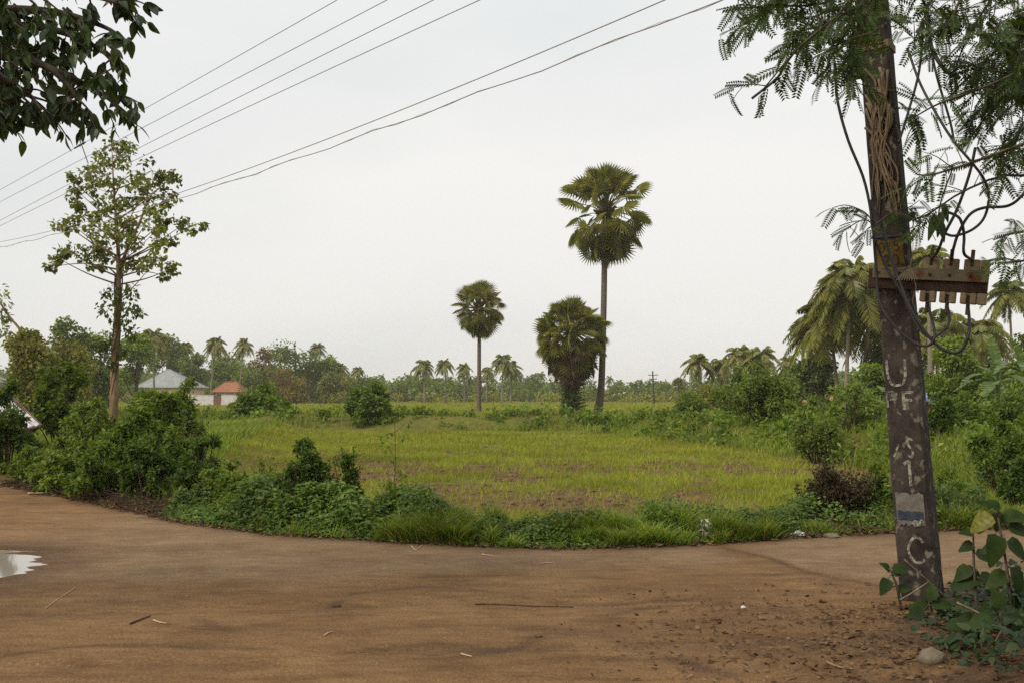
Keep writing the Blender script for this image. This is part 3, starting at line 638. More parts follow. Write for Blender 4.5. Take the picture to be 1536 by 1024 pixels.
TR = [  # label, px, top, half width, distance, leaf, n, size, lowest
 ('feathery yellow-green tree near the left edge, behind the grey sheet roof', 44, 489, 46, 55, 'treey', 2600, .26, .2),
 ('dark green tree left of the slim roadside tree, second from the left edge', 104, 479, 42, 105, 'treed', 2200, .42, .12),
 ('mid green tree just left of the slim roadside tree trunk', 148, 492, 34, 110, 'tree', 1800, .42, .12),
 ('broad olive tree standing in front of the dark tree at left', 100, 508, 44, 75, 'treey', 2200, .3, .1),
 ('bluish green tree just right of the slim roadside tree trunk', 204, 497, 36, 130, 'tree', 1800, .45, .1),
 ('tall dark tree behind the grey hip roofed house', 252, 505, 30, 215, 'treed', 1700, .7, .1),
 ('dense dark tree right of the grey hip roofed house', 288, 522, 30, 205, 'treed', 1700, .65, .08),
 ('round green tree behind the curving coconut palm', 342, 523, 34, 225, 'tree', 1700, .7, .08),
 ('reddish tinged tree between the red tiled house and the big round tree', 398, 522, 32, 228, 'treer', 1600, .7, .08),
 ('big round dark dome shaped tree, tallest of the left wood', 441, 503, 50, 215, 'treed', 3000, .65, .05),
 ('yellowish tree at the foot of the big round dark tree', 424, 551, 42, 195, 'treer', 1800, .55, .04),
 ('green tree on the right shoulder of the big round dark tree', 486, 532, 30, 218, 'tree', 1600, .65, .05),
 ('low pale green thicket tree right of the big round dark tree', 502, 561, 30, 200, 'treey', 1500, .55, .02),
 ('last low tree before the open field, left of the lone round bush', 545, 566, 26, 225, 'tree', 1300, .65, .02),
 ('grey-green tree filling the gap behind the round bush by the red house', 372, 552, 34, 212, 'tree', 1500, .6, .03),
 ('bluish green tree below the large coconut cluster, left of the utility pole', 1222, 528, 36, 88, 'treed', 2200, .36, .08),
 ('bright green leafy tree immediately left of the utility pole', 1306, 545, 44, 52, 'bushl', 2600, .22, .08),
 ('dark tree behind the bright leafy tree beside the utility pole', 1340, 515, 52, 78, 'treed', 2400, .34, .05),
 ('large leafy green tree right of the utility pole, below the fuse bracket', 1436, 505, 54, 46, 'tree', 3600, .19, .06),
 ('dark tree behind the low yellowing palm on the right', 1462, 478, 40, 98, 'treed', 1900, .38, .05),
 ('green tree behind the bananas at the right edge', 1545, 500, 44, 62, 'tree', 2200, .26, .05),
 ('dense low tree behind the blue sheet roof', 1392, 560, 40, 60, 'treed', 2000, .25, .02),
 ('mid green tree between the right coconut grove and the large cluster', 1196, 548, 26, 110, 'tree', 1500, .42, .04),
 ('leafy green tree cut by the right edge behind the fuller banana plant', 1562, 530, 44, 47, 'tree', 2400, .2, .02),
 ('low round tree at the left end of the right coconut grove', 1062, 575, 28, 105, 'treey', 1500, .36, .02),
]
for i, (lb, px, tp, hw, Yd, lf, n, sz, lo) in enumerate(TR):
    clump_tree('broadleaf_tree', lb, px, tp - 4, hw * 1.15, Yd, lf, seed=i, n=int(n * 2.2), size=sz * .85, lowest=lo, group='trees around the fields', nclump=26 if n > 2000 else 20)

# ------------------------------------------------------------------ slim roadside tree on the left
Yt = 25.0; r = np.random.default_rng(21)
base = W(170, 610, Yt); base[2] = gz1(base[0], Yt) - .05
t = thing('slim_tree', 'slim tall roadside tree with a pale trunk and sparse yellowish layered crown', 'tree', base)
B = MB(); tp = np.array([base] + [W(a, b, Yt) for a, b in [(172, 560), (175, 490), (178, 410), (176, 350), (171, 290), (168, 225)]])
tps = spl(tp, 40); tube(B, tps, [.115, .1, .085, .06, .04, .025, .01], 9)
tube(B, spl([W(177, 425, Yt), W(184, 395, Yt), W(192, 370, Yt - .2), W(215, 320, Yt - .4), W(225, 270, Yt)], 14), [.06, .015], 6)
CL = [(172,212,17),(150,232,21),(193,234,19),(150,258,20),(198,262,22),(228,256,20),(252,272,16),(110,272,12),(122,292,16),(160,288,22),(212,292,20),(250,298,15),(118,318,16),(142,318,17),(178,322,18),(226,322,17),(246,330,12),(95,334,13),(108,336,10),(150,345,15),(188,348,20),(230,350,18),(275,337,12),(294,336,13),(252,352,15),(84,386,10),(100,374,9),(124,384,13),(158,376,20),(192,380,22),(216,393,16),(234,390,16),(260,402,9),(246,413,7),(76,400,6),(144,400,10),(205,335,14),(170,355,18),(140,372,12),(262,262,10),(190,300,12)]
Bl = MB()
for cx, cy, cr in CL:
    q = W(cx, cy, Yt + r.normal() * .75); rad = Sz(cr, Yt)
    j = int(np.argmin(np.abs(tps[:, 2] - (q[2] - .6 * abs(q[0] - base[0]) - .15)))); j = max(j, int(r.integers(16, 22)))
    tube(B, spl([tps[j], (tps[j] + q) / 2 + np.array([0, 0, .12 if q[2] - tps[j][2] < .5 else -.06]), q], 9), [.024, .006], 4)
    for w_ in range(5):
        e = q + rdir(1, r)[0] * rad * .9; tube(B, [q, e], [.008, .004], 3, False)
        foliage(Bl, e, rad * .55, int(5 + cr * .98), .112, r, LEAFW, .5, .1, .8)
B.obj('trunk', M['bark'], t, smooth=True); Bl.obj('crown', M['hero'], t)
Bl = MB(); B = MB()
for cx, cy, cr in [(172,438,13),(196,436,12),(160,462,15),(195,458,15),(180,480,16),(208,470,8),(168,508,12),(152,514,9),(195,500,11),(158,440,6),(182,525,10),(172,545,8)]:
    q = W(cx, cy, Yt - .15 + r.normal() * .15); foliage(Bl, q, Sz(cr, Yt), int(cr * 4.2), .13, r, LEAF4, .8, .2, 1)
for k in range(4):
    a0 = r.random() * 6; zz = np.linspace(.1, 4.6, 30); xx = np.interp(zz, tps[:, 2], tps[:, 0])
    tube(B, np.stack([xx + .09 * np.cos(a0 + zz * 2), Yt + .09 * np.sin(a0 + zz * 2), zz], -1), .018, 4)
cv = thing('climbing_vine', 'leafy climber wrapped round the trunk of the slim roadside tree', 'vine', base)
B.obj('stems', M['drybr'], cv); Bl.obj('foliage', M['ivy'], cv)

# small tree leaning in at the left edge
r = np.random.default_rng(31); base = np.array([W(50, 560, 60)[0], 60, 0.]); base[2] = gz1(base[0], 60)
t = thing('leaning_tree', 'thin leaning tree at the left edge with a few pale leaves against the sky', 'tree', base)
B = MB(); pts = [base, W(36, 512, 60), W(14, 475, 60), W(-10, 440, 60)]; tube(B, spl(pts, 14), [.09, .075, .05], 6); B.obj('trunk', M['bark'], t, smooth=True)
Bl = MB()
for cx, cy, cr in [(2, 455, 14), (8, 475, 9), (-12, 440, 22), (4, 495, 10), (-20, 480, 20)]: foliage(Bl, W(cx, cy, 60 + r.normal() * .5), Sz(cr, 60), 46, .3, r)
Bl.obj('crown', M['hero'], t)

# ------------------------------------------------------------------ shrubs
SH = [ # label, px, top, hw, Y, leaf, n, size, extra
 ('dark dense bush at the left edge in front of the grey sheet roof', 12, 606, 40, 19.6, 'bushd', 2600, .12, {}),
 ('pale leafy shrub right of the grey sheet roof', 96, 566, 46, 27, 'bush', 2200, .15, dict(T=LEAFW)),
 ('large leafy shrub under the slim roadside tree, fullest on the verge', 184, 626, 52, 16.6, 'bush', 4600, .10, {}),
 ('tall shrub right of the slim tree trunk, below the grey hip roof', 252, 590, 30, 24, 'bush', 2600, .13, {}),
 ('dark upright shrub at the right end of the left thicket', 303, 660, 34, 14.6, 'bushd', 2300, .07, dict(spikes=18, open_=.3, stems=12)),
 ('dark lower shrub at the foot of the large leafy shrub', 226, 655, 40, 14.7, 'bushd', 2400, .085, {}),
 ('light green low shrub between the dark edge bush and the large leafy shrub', 112, 642, 36, 17.2, 'bushl', 2000, .09, {}),
 ('low dark bush at the foot of the light green shrub on the left verge', 55, 668, 36, 18.0, 'bush', 1800, .09, {}),
 ('yellowish thin shrub left of the slim tree', 140, 590, 40, 24, 'bushl', 1700, .12, dict(open_=.3)),
 ('low green shrub filling the thicket under the slim tree trunk', 146, 684, 40, 15.4, 'bush', 2400, .085, {}),
 ('mid green shrub between the large leafy shrub and the dark upright one', 268, 664, 36, 17.5, 'bush', 2600, .09, {}),
 ('olive shrub at the thicket front below the light green shrub', 86, 690, 40, 16.6, 'bushl', 1900, .08, {}),
 ('small yellow-green shrub at the right front of the left thicket', 335, 694, 30, 13.9, 'bushl', 1500, .07, {}),
 ('tall pale shrub behind the large leafy shrub in the left thicket', 208, 622, 32, 21, 'bushl', 2000, .12, {}),
 ('tall dark weed bush standing alone on the verge left of the field', 464, 662, 40, 12.5, 'bushd', 3000, .062, dict(spikes=34, open_=.3, stems=14, body=.9)),
 ('narrow dark weed bush right of the tall dark one on the verge', 521, 670, 24, 12.5, 'bushd', 1900, .06, dict(spikes=26, open_=.35, stems=14, body=.72)),
 ('broken low weed bush left of the tall dark one on the verge', 396, 690, 48, 12.9, 'bush', 1900, .06, dict(spikes=26, open_=.4, stems=13, body=.62)),
 ('low spreading weed bush at the right end of the left verge', 605, 715, 48, 12.1, 'bush', 2600, .058, dict(spikes=26, open_=.3, stems=14, body=.75)),
 ('small upright weed bush between the left thicket and the tall dark bush', 352, 700, 26, 13.4, 'bush', 1300, .07, dict(open_=.2)),
 ('round bush on the far bank below the red tiled house', 390, 586, 45, 58, 'bush', 2600, .24, dict(spikes=2, low=.0, T=LEAFW)),
 ('lone round bush on the far bank left of the smaller palmyra palm', 553, 577, 34, 53, 'bush', 2400, .2, dict(spikes=2, low=.0, T=LEAFW)),
 ('dark brown withered bush by the road left of the utility pole', 1252, 664, 56, 12.6, 'bushb', 2700, .055, dict(spikes=34, open_=.35, stems=14, body=.75)),
 ('wispy tall shrub with bare stems left of the utility pole', 1278, 572, 42, 30, 'bushl', 800, .13, dict(open_=.3, spikes=10)),
 ('tall airy light green small tree on the right bank of the paddy field', 1145, 538, 52, 38, 'bushl', 3600, .15, dict(open_=.35, spikes=34, stems=16, low=.22, body=.86)),
 ('grey-green bush left of the tall airy light tree on the right bank', 1096, 560, 30, 58, 'bushl', 1500, .2, {}),
 ('low yellow-green bush on the bank right of the tallest palmyra palm', 1036, 584, 30, 66, 'bushl', 1400, .22, {}),
 ('dark glossy bush with a bare stem just right of the utility pole', 1412, 604, 23, 25, 'bushd', 2000, .12, dict(low=.35, spikes=2)),
 ('tangled green shrub at the right edge beyond the road', 1502, 642, 44, 19, 'bush', 2600, .09, {}),
 ('low lush weed bush across the road behind the pole', 1432, 722, 44, 13.4, 'bush', 2600, .065, {}),
 ('dark weed bush at the right edge across the road', 1528, 705, 34, 13.6, 'bushd', 2000, .07, {}),
 ('leafy shrub hiding the left end of the grey hip roofed house', 216, 593, 34, 27, 'bush', 1800, .14, {}),
 ('leafy shrub below the right corner of the grey hip roof', 280, 584, 26, 30, 'bushl', 1300, .14, {}),
 ('leafy bush under the bananas at the right edge', 1500, 585, 46, 33, 'bush', 2600, .15, {}),
 ('dense green bush below the leafy tree right of the pole', 1450, 598, 40, 31, 'bush', 2400, .15, {}),
 ('tall loose light green shrub behind the withered brown bush', 1226, 610, 40, 27, 'bushl', 1600, .13, dict(open_=.2)),
 ('bright leafy shrub left of the pole below the bright leafy tree', 1306, 604, 36, 34, 'bushl', 1800, .16, {}),
 ('low weed clump in the verge grass right of the left verge bushes', 742, 772, 24, 11.4, 'bush', 800, .055, {}),
 ('low dark weed clump in the verge grass at the field centre', 850, 770, 30, 11.3, 'bushd', 1000, .05, {}),
 ('low weed clump in the verge right of the plastic bag', 1120, 768, 30, 11.7, 'bush', 1000, .055, {}),
 ('thin weed bush at the foot of the withered brown bush', 1312, 700, 26, 13.2, 'bush', 1100, .065, dict(open_=.2)),
]
for i, (lb, px, tp, hw, Yd, lf, n, sz, ex) in enumerate(SH):
    shrub('shrub', lb, px, tp, hw, Yd, lf, i, int(n * 1.45), sz, group='shrubs around the field', **ex)
# thin single weeds
for i, (lb, px, py, Yd) in enumerate([('thin bare weed stalk rising above the verge grass left of the field centre', 592, 628, 13.0),
    ('thin weed stalk at the left of the tall dark weed bush', 418, 705, 12.4)]):
    r = np.random.default_rng(60 + i); e = W(px, py, Yd); b = np.array([e[0] - .08, Yd, gz1(e[0], Yd)])
    t = thing('weed_stalk', lb, 'weed', b, 'weed stalks on the verge'); B = MB(); pp = spl([b, (b + e) / 2 + [.05, 0, 0], e], 9); tube(B, pp, [.006, .003], 4); Bl = MB()
    for k in range(14):
        j = 2 + k % 7; q = pp[j]; d = rdir(1, r)[0] * .16 + [0, 0, .08]; tube(B, [q, q + d], [.004, .002], 3); foliage(Bl, q + d, .07, 9, .055, r)
    B.obj('stem', M['drybr'], t); Bl.obj('foliage', M['bush'], t)

# ------------------------------------------------------------------ grass and ground cover
def wedge(n, y0, y1, r, power=1.6, k=.62):
    u = r.random(n); a = y0 ** (2 - power); b = y1 ** (2 - power); y = (a + (b - a) * u) ** (1 / (2 - power))
    return (r.random(n) * 2 - 1) * (k * y + 1), y
r = np.random.default_rng(8)
x, y = wedge(360000, 11.2, 56, r, 1.75)
d = y - E(x); pt = fbm(x * .7, y * .36, 6, 41); pf = fbm(x * 1.1, y * 1.1, 3, 44)
dens = np.clip(1.0 - .82 * sst(.40, .56, pt) * sst(38, 22, y), 0, 1) * np.clip(.25 + 1.5 * sst(.32, .6, pf), 0, 1)
ok = (inside_field(x, y) > .04) & (d > .9) & (r.random(len(x)) < dens)
x, y = x[ok], y[ok]; B = MB()
grass(B, np.stack([x, y, gz(x, y) - .01], -1), .09 + .05 * fbm(x * .5, y * .5, 2, 2) + .0012 * y, .007 + .0007 * y, .6, 1, r)
tag(B.obj('field_grass', M['gfield'], origin=(0, 30, 0)), 'thin yellow-green grass growing in patches over the paddy field', 'grass', kind='stuff')
# banks and far fields
x, y = wedge(150000, 14, 62, r, 1.3); bd = pdist(x, y, bund); right = x > np.interp(y, [10, 21, 29, 36, 42, 52.5, 56], [11.6, 11.2, 10.6, 10, 8.6, 5.4, -40]); left = x < np.interp(y, [11, 14, 20, 30, 55], [-2.2, -3.8, -6, -8.5, -12.5])
ok = ((bd < 2.3) | right | left) & (y - E(x) > .7); x, y = x[ok], y[ok]; B = MB()
grass(B, np.stack([x, y, gz(x, y) - .02], -1), .2 + .3 * fbm(x * .35, y * .35, 3, 6), .012 + .0007 * y, .7, 2, r)
tag(B.obj('bank_grass', M['gbund'], origin=(0, 40, 0)), 'tall rough grass on the banks around the paddy field', 'grass', kind='stuff')
x, y = wedge(110000, 57, 225, r, 1.3); B = MB()
grass(B, np.stack([x, y, gz(x, y) - .02], -1), .2 + .25 * fbm(x * .2, y * .2, 3, 6), .03 + .0008 * y, .5, 1, r)
tag(B.obj('far_field_grass', M['gfield'], origin=(0, 120, 0)), 'yellow-green grass of the far paddy fields below the wood', 'grass', kind='stuff')
# scattered bank scrub: low leafy weeds along the field's far bank
B = MB()
for k in range(420):
    u = r.random(); i = r.integers(0, len(bund) - 2); q = bund[i + 1] * (1 - u) + bund[min(i + 2, len(bund) - 1)] * u + r.normal(size=2) * [1.0, .7]
    if abs(q[0]) > .62 * q[1]: continue
    s = r.uniform(.15, .42); foliage(B, [q[0], q[1], gz1(q[0], q[1]) + s * .5], s, 34, .11 + .0016 * q[1], r, LEAFW, .1, .3, .8)
tag(B.obj('bank_weeds', M['bush'], origin=(0, 45, 0)), 'low dark leafy weeds along the far bank of the paddy field', 'weeds', kind='stuff')
r = np.random.default_rng(88); B = MB(); x, y = wedge(16000, 12, 40, r, 1.2); pt = fbm(x * .7, y * .36, 6, 41); ok = (inside_field(x, y) > .5) & (y - E(x) > 1.6) & (r.random(len(x)) < .04 + .95 * sst(.42, .55, pt)); x, y = x[ok], y[ok]; n = len(x)
th = np.arange(6) / 6 * 2 * math.pi; ringA = np.stack([np.cos(th), np.sin(th), 0 * th - .3], -1); ringB = np.stack([.7 * np.cos(th + .5), .7 * np.sin(th + .5), 0 * th + .45], -1); lv = np.vstack([ringA, ringB, [[0, 0, .7]]])
lf_ = np.array([[k, (k + 1) % 6, 6 + k] for k in range(6)] + [[(k + 1) % 6, 6 + (k + 1) % 6, 6 + k] for k in range(6)] + [[6 + k, 6 + (k + 1) % 6, 12] for k in range(6)])
lv_ = lv[None] * (1 + .35 * r.normal(size=(n, 13, 1)).clip(-1, 1)) * (.025 + .06 * r.random(n) ** 2)[:, None, None] * np.array([1.2, 1.2, .8]); B.add((lv_ + np.stack([x, y, gz(x, y)], -1)[:, None]).reshape(-1, 3), (np.arange(n)[:, None, None] * 13 + lf_[None]).reshape(-1, 3))
tag(B.obj('soil_clods', M['clod2'], origin=(0, 25, 0)), 'brown lumps of turned soil between the grass of the paddy field', 'soil', kind='stuff')
r = np.random.default_rng(8)
# roadside grass (in px along the verge)
def verge(n, p0, p1, back, r, pw=1.5):
    a = r.uniform(p0, p1, n); g = np.array([G(q, 810)[0] for q in (p0, p1)])
    x = np.interp(a, [p0, p1], [np.interp(p0, EPX, EX), np.interp(p1, EPX, EX)]); dd = back * r.random(n) ** pw + .02
    return x, E(x) + dd
EPX = [0, 200, 400, 560, 700, 860, 1040, 1200, 1340, 1536]; EX = [float(np.interp(0, [0], [G(p_, q_)[0]])) for p_, q_ in zip(EPX, [727, 768, 801, 810, 819, 823, 817, 806, 798, 791])]
B = MB()
for p0, p1, n, h, bk in [(565, 690, 11000, .25, 1.0), (660, 760, 7000, .24, .9), (755, 940, 11000, .26, .9), (900, 1045, 12000, .3, .85), (1040, 1190, 8500, .24, .9), (1180, 1350, 2500, .16, 1.2), (1380, 1600, 9000, .34, 1.8), (560, 1250, 9000, .13, 1.9), (110, 170, 900, .12, .25), (270, 560, 5000, .22, 2.0)]:
    x, y = verge(n, p0, p1, bk, r); cl = fbm(x * 3.1, y * 3.1, 3, 61); k_ = r.random(n) < .12 + 1.5 * sst(.36, .6, cl); x, y, cl = x[k_], y[k_], cl[k_]
    grass(B, np.stack([x, y, gz(x, y) - .01], -1), h * (.3 + .75 * sst(.3, .75, cl)) * (.35 + 1.1 * vn(x * 8, y * 8, 4)), .015, .75, 3, r)
tag(B.obj('verge_grass', M['groad'], origin=(0, 11, 0)), 'lush green grass along the road edge', 'grass', kind='stuff')
# leafy creeper on the verge
B = MB()
for p0, p1, n, h, bk, sz in [(245, 420, 6500, .32, 1.1, .075), (400, 580, 6000, .3, 1.0, .07), (560, 700, 3600, .3, .9, .06), (690, 900, 4600, .22, .8, .05), (890, 1050, 2000, .26, .7, .05), (1040, 1200, 2600, .18, .8, .05), (1190, 1350, 2200, .2, 1.1, .055), (1380, 1600, 4200, .4, 1.5, .07), (-40, 250, 1100, .2, 1.6, .07)]:
    x, y = verge(n, p0, p1, bk, r, .8); dd = y - E(x); top = h * sst(-.05, .45, dd) * (.2 + 1.45 * sst(.3, .75, fbm(x * 1.9, y * 1.9, 3, 66)))
    if p0 < 100: y = y + .35
    z = gz(x, y) + top * (r.random(n) ** .6) + .015
    ax = rdir(n, r) * [1, 1, .4] + [0, -.35, -.1]; scatter(B, LEAF4, np.stack([x, y, z], -1), ax, rdir(n, r) * .5 + [0, -.3, 1], sz * (.6 + .8 * r.random(n)))
tag(B.obj('verge_creeper', M['creep'], origin=(0, 11, 0)), 'leafy green creeper spilling over the road verge', 'ground cover', kind='stuff')
# dry brown brush and stems on the left verge and under the withered bush
B = MB()
for p0, p1, n in [(-60, 270, 1700), (1190, 1340, 420), (400, 760, 160)]:
    x, y = verge(n, p0, p1, 1.3, r, .9)
    for k in range(n):
        b = np.array([x[k], y[k] + .05, gz1(x[k], y[k]) + .01]); dr = rdir(1, r)[0] * [1, 1, .35]; dr[2] = abs(dr[2]); l = r.uniform(.12, .55)
        tube(B, spl([b, b + dr * l * .5 + [0, 0, .04], b + dr * l], 4), [.006, .003], 3, False)
tag(B.obj('dry_brush', M['drybr'], origin=(0, 13, 0)), 'dry brown stems and dead brush along the road edge', 'dead brush', kind='stuff')
B = MB()
for p0, p1, n, bk in [(-60, 300, 5200, 1.4), (300, 1190, 1500, .3), (1190, 1350, 900, .7), (1380, 1560, 500, .3)]:
    x, y = verge(n, p0, p1, bk, r, 1.0); y = y - .1
    scatter(B, LEAF4, np.stack([x, y, np.maximum(gz(x, y), rz(x, y)) + .015], -1), rdir(n, r) * [1, 1, .3], rdir(n, r) * .5 + [0, 0, 1], .06 * (.5 + r.random(n)))
def inlit(x, y): return np.exp(-(((x - 3.6) / 1.7) ** 2 + ((y - 6.1) / 1.5) ** 2))
x = r.uniform(.2, 7.5, 42000); y = r.uniform(4.2, 8.6, 42000); ok = r.random(42000) < inlit(x, y) * .9 * (.3 + 1.2 * sst(.35, .65, fbm(x * 1.5, y * 1.5, 3, 71))); x, y = x[ok], y[ok]
n = len(x); scatter(B, LEAFF, np.stack([x, y, rz(x, y) + .012], -1), rdir(n, r) * [1, 1, .22], rdir(n, r) * .55 + [0, 0, 1], .018 + .05 * r.random(n) ** 3)
tag(B.obj('leaf_litter', M['litter'], origin=(3, 7, 0)), 'brown fallen leaves littering the earth around the pole and verge', 'leaf litter', kind='stuff')
B = MB(); n = 3200; x = r.uniform(-7, 6, n); y = r.uniform(4.4, 12, n); ok = (y < E(x) - .05) & (r.random(n) < .25 + .75 * (fbm(x * .8, y * .8, 3, 63) > .5)); x, y = x[ok], y[ok]; n = len(x)
gv = np.array([[-1, -.7, -.2], [1, -.8, -.2], [.9, .8, -.2], [-.8, .9, -.2], [0, 0, .7]]); gf = np.array([[0, 1, 4], [1, 2, 4], [2, 3, 4], [3, 0, 4]])
vv = gv[None] * (1 + .5 * r.normal(size=(n, 5, 1)).clip(-1, 1)) * (.003 + .009 * r.random(n) ** 4)[:, None, None]; B.add((vv + np.stack([x, y, rz(x, y) + .001], -1)[:, None]).reshape(-1, 3), (np.arange(n)[:, None, None] * 5 + gf[None]).reshape(-1, 3))
tag(B.obj('road_grit', M['grit'], origin=(0, 8, 0)), 'small stones and grit scattered on the dirt road', 'grit', kind='stuff')
# green ground cover at the pole foot
B = MB(); n = 11000; x = r.uniform(2.6, 7.5, n); y = r.uniform(4.3, 8.0, n)
px = 768 + F * x / y; dn = sst(1335, 1450, px + 60 * (fbm(x * 2, y * 2, 3, 72) - .5)) * (.4 + .9 * sst(.3, .6, fbm(x * 1.6, y * 1.6, 3, 73)))
py = HOR + F * (CAMH - .1) / y; dn = np.where(py > 1000, dn * .6, dn)
ok = r.random(n) < dn; x, y, px = x[ok], y[ok], px[ok]; n = len(x)
z = rz(x, y) + .02 + .26 * sst(1370, 1520, px) * r.random(n)
scatter(B, LEAFB, np.stack([x, y, z], -1), rdir(n, r) * [1, 1, .35] + [-.1, -.25, 0], rdir(n, r) * .45 + [0, -.25, 1], .03 + .07 * r.random(n) ** 2)
tag(B.obj('ground_cover', M['cover'], origin=(4, 6.5, 0)), 'dark green broad leaved ground cover at the foot of the pole', 'ground cover', kind='stuff')

# ------------------------------------------------------------------ broad-leaf plants by the pole
def leafy_plant(label, stem_px, Yd, leaves, seed, top=None):
    r = np.random.default_rng(seed); pts = [W(a, b, Yd) for a, b in stem_px]; pts[0][2] = rz(pts[0][0], pts[0][1]); b = pts[0]
    t = thing('broad_leaf_plant', label, 'plant', b, 'broad leaved plants by the pole'); B = MB(); pp = spl(pts, 12); tube(B, pp, [.012, .006], 6)
    Bl = MB(); By = MB()
    for i, (px, py, l, ang, yel) in enumerate(leaves):
        e = W(px, py, Yd + r.normal() * .05); j = int(np.argmin(np.linalg.norm(pp - e, axis=1))); tube(B, spl([pp[j], (pp[j] + e) / 2 + [0, 0, .02], e], 5), [.004, .003], 4)
        a = R(ang); ax = np.array([math.cos(a), r.uniform(-.6, .1), math.sin(a)])
        nn = np.array([r.normal() * .25, -.75, .75])
        scatter(By if yel else Bl, LEAFB, [e], [ax], [nn], Sz(l * r.uniform(.62, .95), Yd))
    B.obj('stem', M['barkd'], t, smooth=True); Bl.obj('leaves', M['broad'], t, smooth=True)
    if By.n: By.obj('yellow_leaf', M['yleaf'], t, smooth=True)['label'] = 'yellowing spotted leaf'
leafy_plant('tall broad leaved plant with a yellow leaf at the right edge by the pole', [(1520, 940), (1510, 850), (1497, 775)], 6.6,
  [(1488, 772, 42, 215, 1), (1500, 768, 38, 250, 0), (1505, 775, 46, 10, 0), (1500, 762, 34, 150, 0), (1512, 790, 50, -12, 0), (1492, 800, 52, -100, 0), (1510, 812, 58, -35, 0), (1500, 820, 46, 190, 0), (1515, 850, 66, -70, 0), (1512, 860, 62, 200, 0), (1520, 880, 70, -20, 0), (1505, 905, 62, 215, 0), (1522, 920, 66, 30, 0)], 1)
leafy_plant('medium broad leaved plant left of the tall one by the pole', [(1466, 890), (1461, 850), (1460, 800)], 6.9,
  [(1458, 800, 34, 165, 0), (1462, 798, 36, 40, 0), (1460, 815, 36, 200, 0), (1463, 830, 38, -15, 0), (1455, 850, 44, 215, 0), (1468, 858, 54, 200, 0), (1470, 868, 48, -10, 0), (1462, 795, 28, 95, 0)], 2)
leafy_plant('small sprig with three pale leaves left of the pole foot', [(1352, 898), (1345, 878), (1336, 856)], 7.35,
  [(1334, 856, 26, 130, 0), (1338, 852, 36, -2, 0), (1333, 868, 34, 230, 0), (1340, 862, 20, 40, 0), (1346, 885, 30, 20, 0)], 3)
leafy_plant('low broad leaved seedling directly in front of the pole foot', [(1400, 935), (1398, 918), (1396, 905)], 7.1,
  [(1392, 908, 44, 175, 0), (1398, 905, 44, 5, 0), (1385, 915, 38, 200, 0), (1405, 915, 40, -20, 0), (1396, 900, 30, 80, 0), (1410, 930, 50, -50, 0), (1380, 930, 40, 240, 0)], 4)
leafy_plant('dark broad leaved plant low at the right edge under the tall one', [(1500, 985), (1502, 950), (1500, 915)], 6.2,
  [(1490, 930, 60, 190, 0), (1505, 920, 66, -15, 0), (1480, 955, 54, 230, 0), (1512, 945, 70, -45, 0), (1500, 910, 50, 110, 0), (1520, 965, 60, 20, 0), (1470, 940, 50, 170, 0)], 5)

# ------------------------------------------------------------------ utility pole
PB = np.array([W(1384, 900, 7.8)[0], 7.8, 0.]); PB[2] = .02
ang = R(34); Tn = np.array([math.cos(ang), -math.sin(ang), 0]); Nn = np.array([-math.sin(ang), -math.cos(ang), 0]); Un = np.array([-.063, 0, 1.])
def PL(a, b, c): return PB + Tn * a + Nn * b + Un * c
def hw_(c): return np.interp(c, [0, 2.6, 7.4], [.142, .122, .095])
def hd_(c): return np.interp(c, [0, 2.6, 7.4], [.12, .1, .08])
def cz(py): return CAMH + (HOR - py) * 7.75 / F
pole = thing('utility_pole', 'stained concrete utility pole with painted letters and a fuse bracket by the road', 'utility pole', PB)
B = MB(); zc = np.linspace(-.25, 7.4, 90); V = []
for c in zc:
    w, d = hw_(c), hd_(c); e = .018
    for a, b in ((-w + e, d), (w - e, d), (w, d - e), (w, -d + e), (w - e, -d), (-w + e, -d), (-w, -d + e), (-w, d - e)):
        V.append(PL(a + .006 * (vn(c * 7 + a * 9, b * 9, 3) - .5), b + .006 * (vn(c * 6 + a * 9, b * 11, 4) - .5), c))
B.add(V, [[8 * i + k, 8 * i + (k + 1) % 8, 8 * i + 8 + (k + 1) % 8, 8 * i + 8 + k] for i in range(89) for k in range(8)]); B.f.append(np.array([[8 * 89 + k for k in range(8)]]))
B.obj('shaft', M['conc'], pole)
def ribbon(B, pts, w, off=.006):
    p = np.asarray(pts, float); t = nrm(np.gradient(p, axis=0)); n = np.stack([-t[:, 1], t[:, 0]], -1) * w / 2
    L_, R_ = p + n, p - n; V = []
    for q in (L_, R_): V += [PL(a, hd_(c) + off, c) for a, c in q]
    m = len(p); B.add(V, [[i, i + 1, m + i + 1, m + i] for i in range(m - 1)])
def mark(paths, ctr, size, w, mat, name='painted_letter', label=None, off=.006):
    B = MB()
    for pth in paths:
        q = spl([(a, b, 0) for a, b in pth], max(2, 6 * (len(pth) - 1)) if len(pth) > 2 else 6)[:, :2]; ribbon(B, q * np.array(size) + np.array(ctr), w, off)
    o = B.obj(name, M[mat], pole)
    if label: o['label'] = label
UU = [[(-.5, .5), (-.48, -.1), (-.3, -.45), (0, -.5), (.3, -.42), (.48, -.1), (.5, .5)]]
PP = [[(-.4, .5), (-.4, -.5)], [(-.4, .45), (.2, .45), (.4, .2), (.2, -.02), (-.4, 0)]]
FF = [[(-.4, .5), (-.4, -.5)], [(-.4, .45), (.45, .45)], [(-.4, .02), (.3, .02)]]
ON = [[(-.42, .36), (-.2, .46), (.06, .5)], [(.02, .5), (.02, -.5)]]
CC = [[(.45, .32), (.25, .48), (-.1, .48), (-.42, .15), (-.42, -.2), (-.1, -.48), (.3, -.46), (.5, -.34)]]
SS = [[(.35, .4), (0, .5), (-.3, .3), (0, .02), (.3, -.2), (.1, -.5), (-.3, -.42)]]
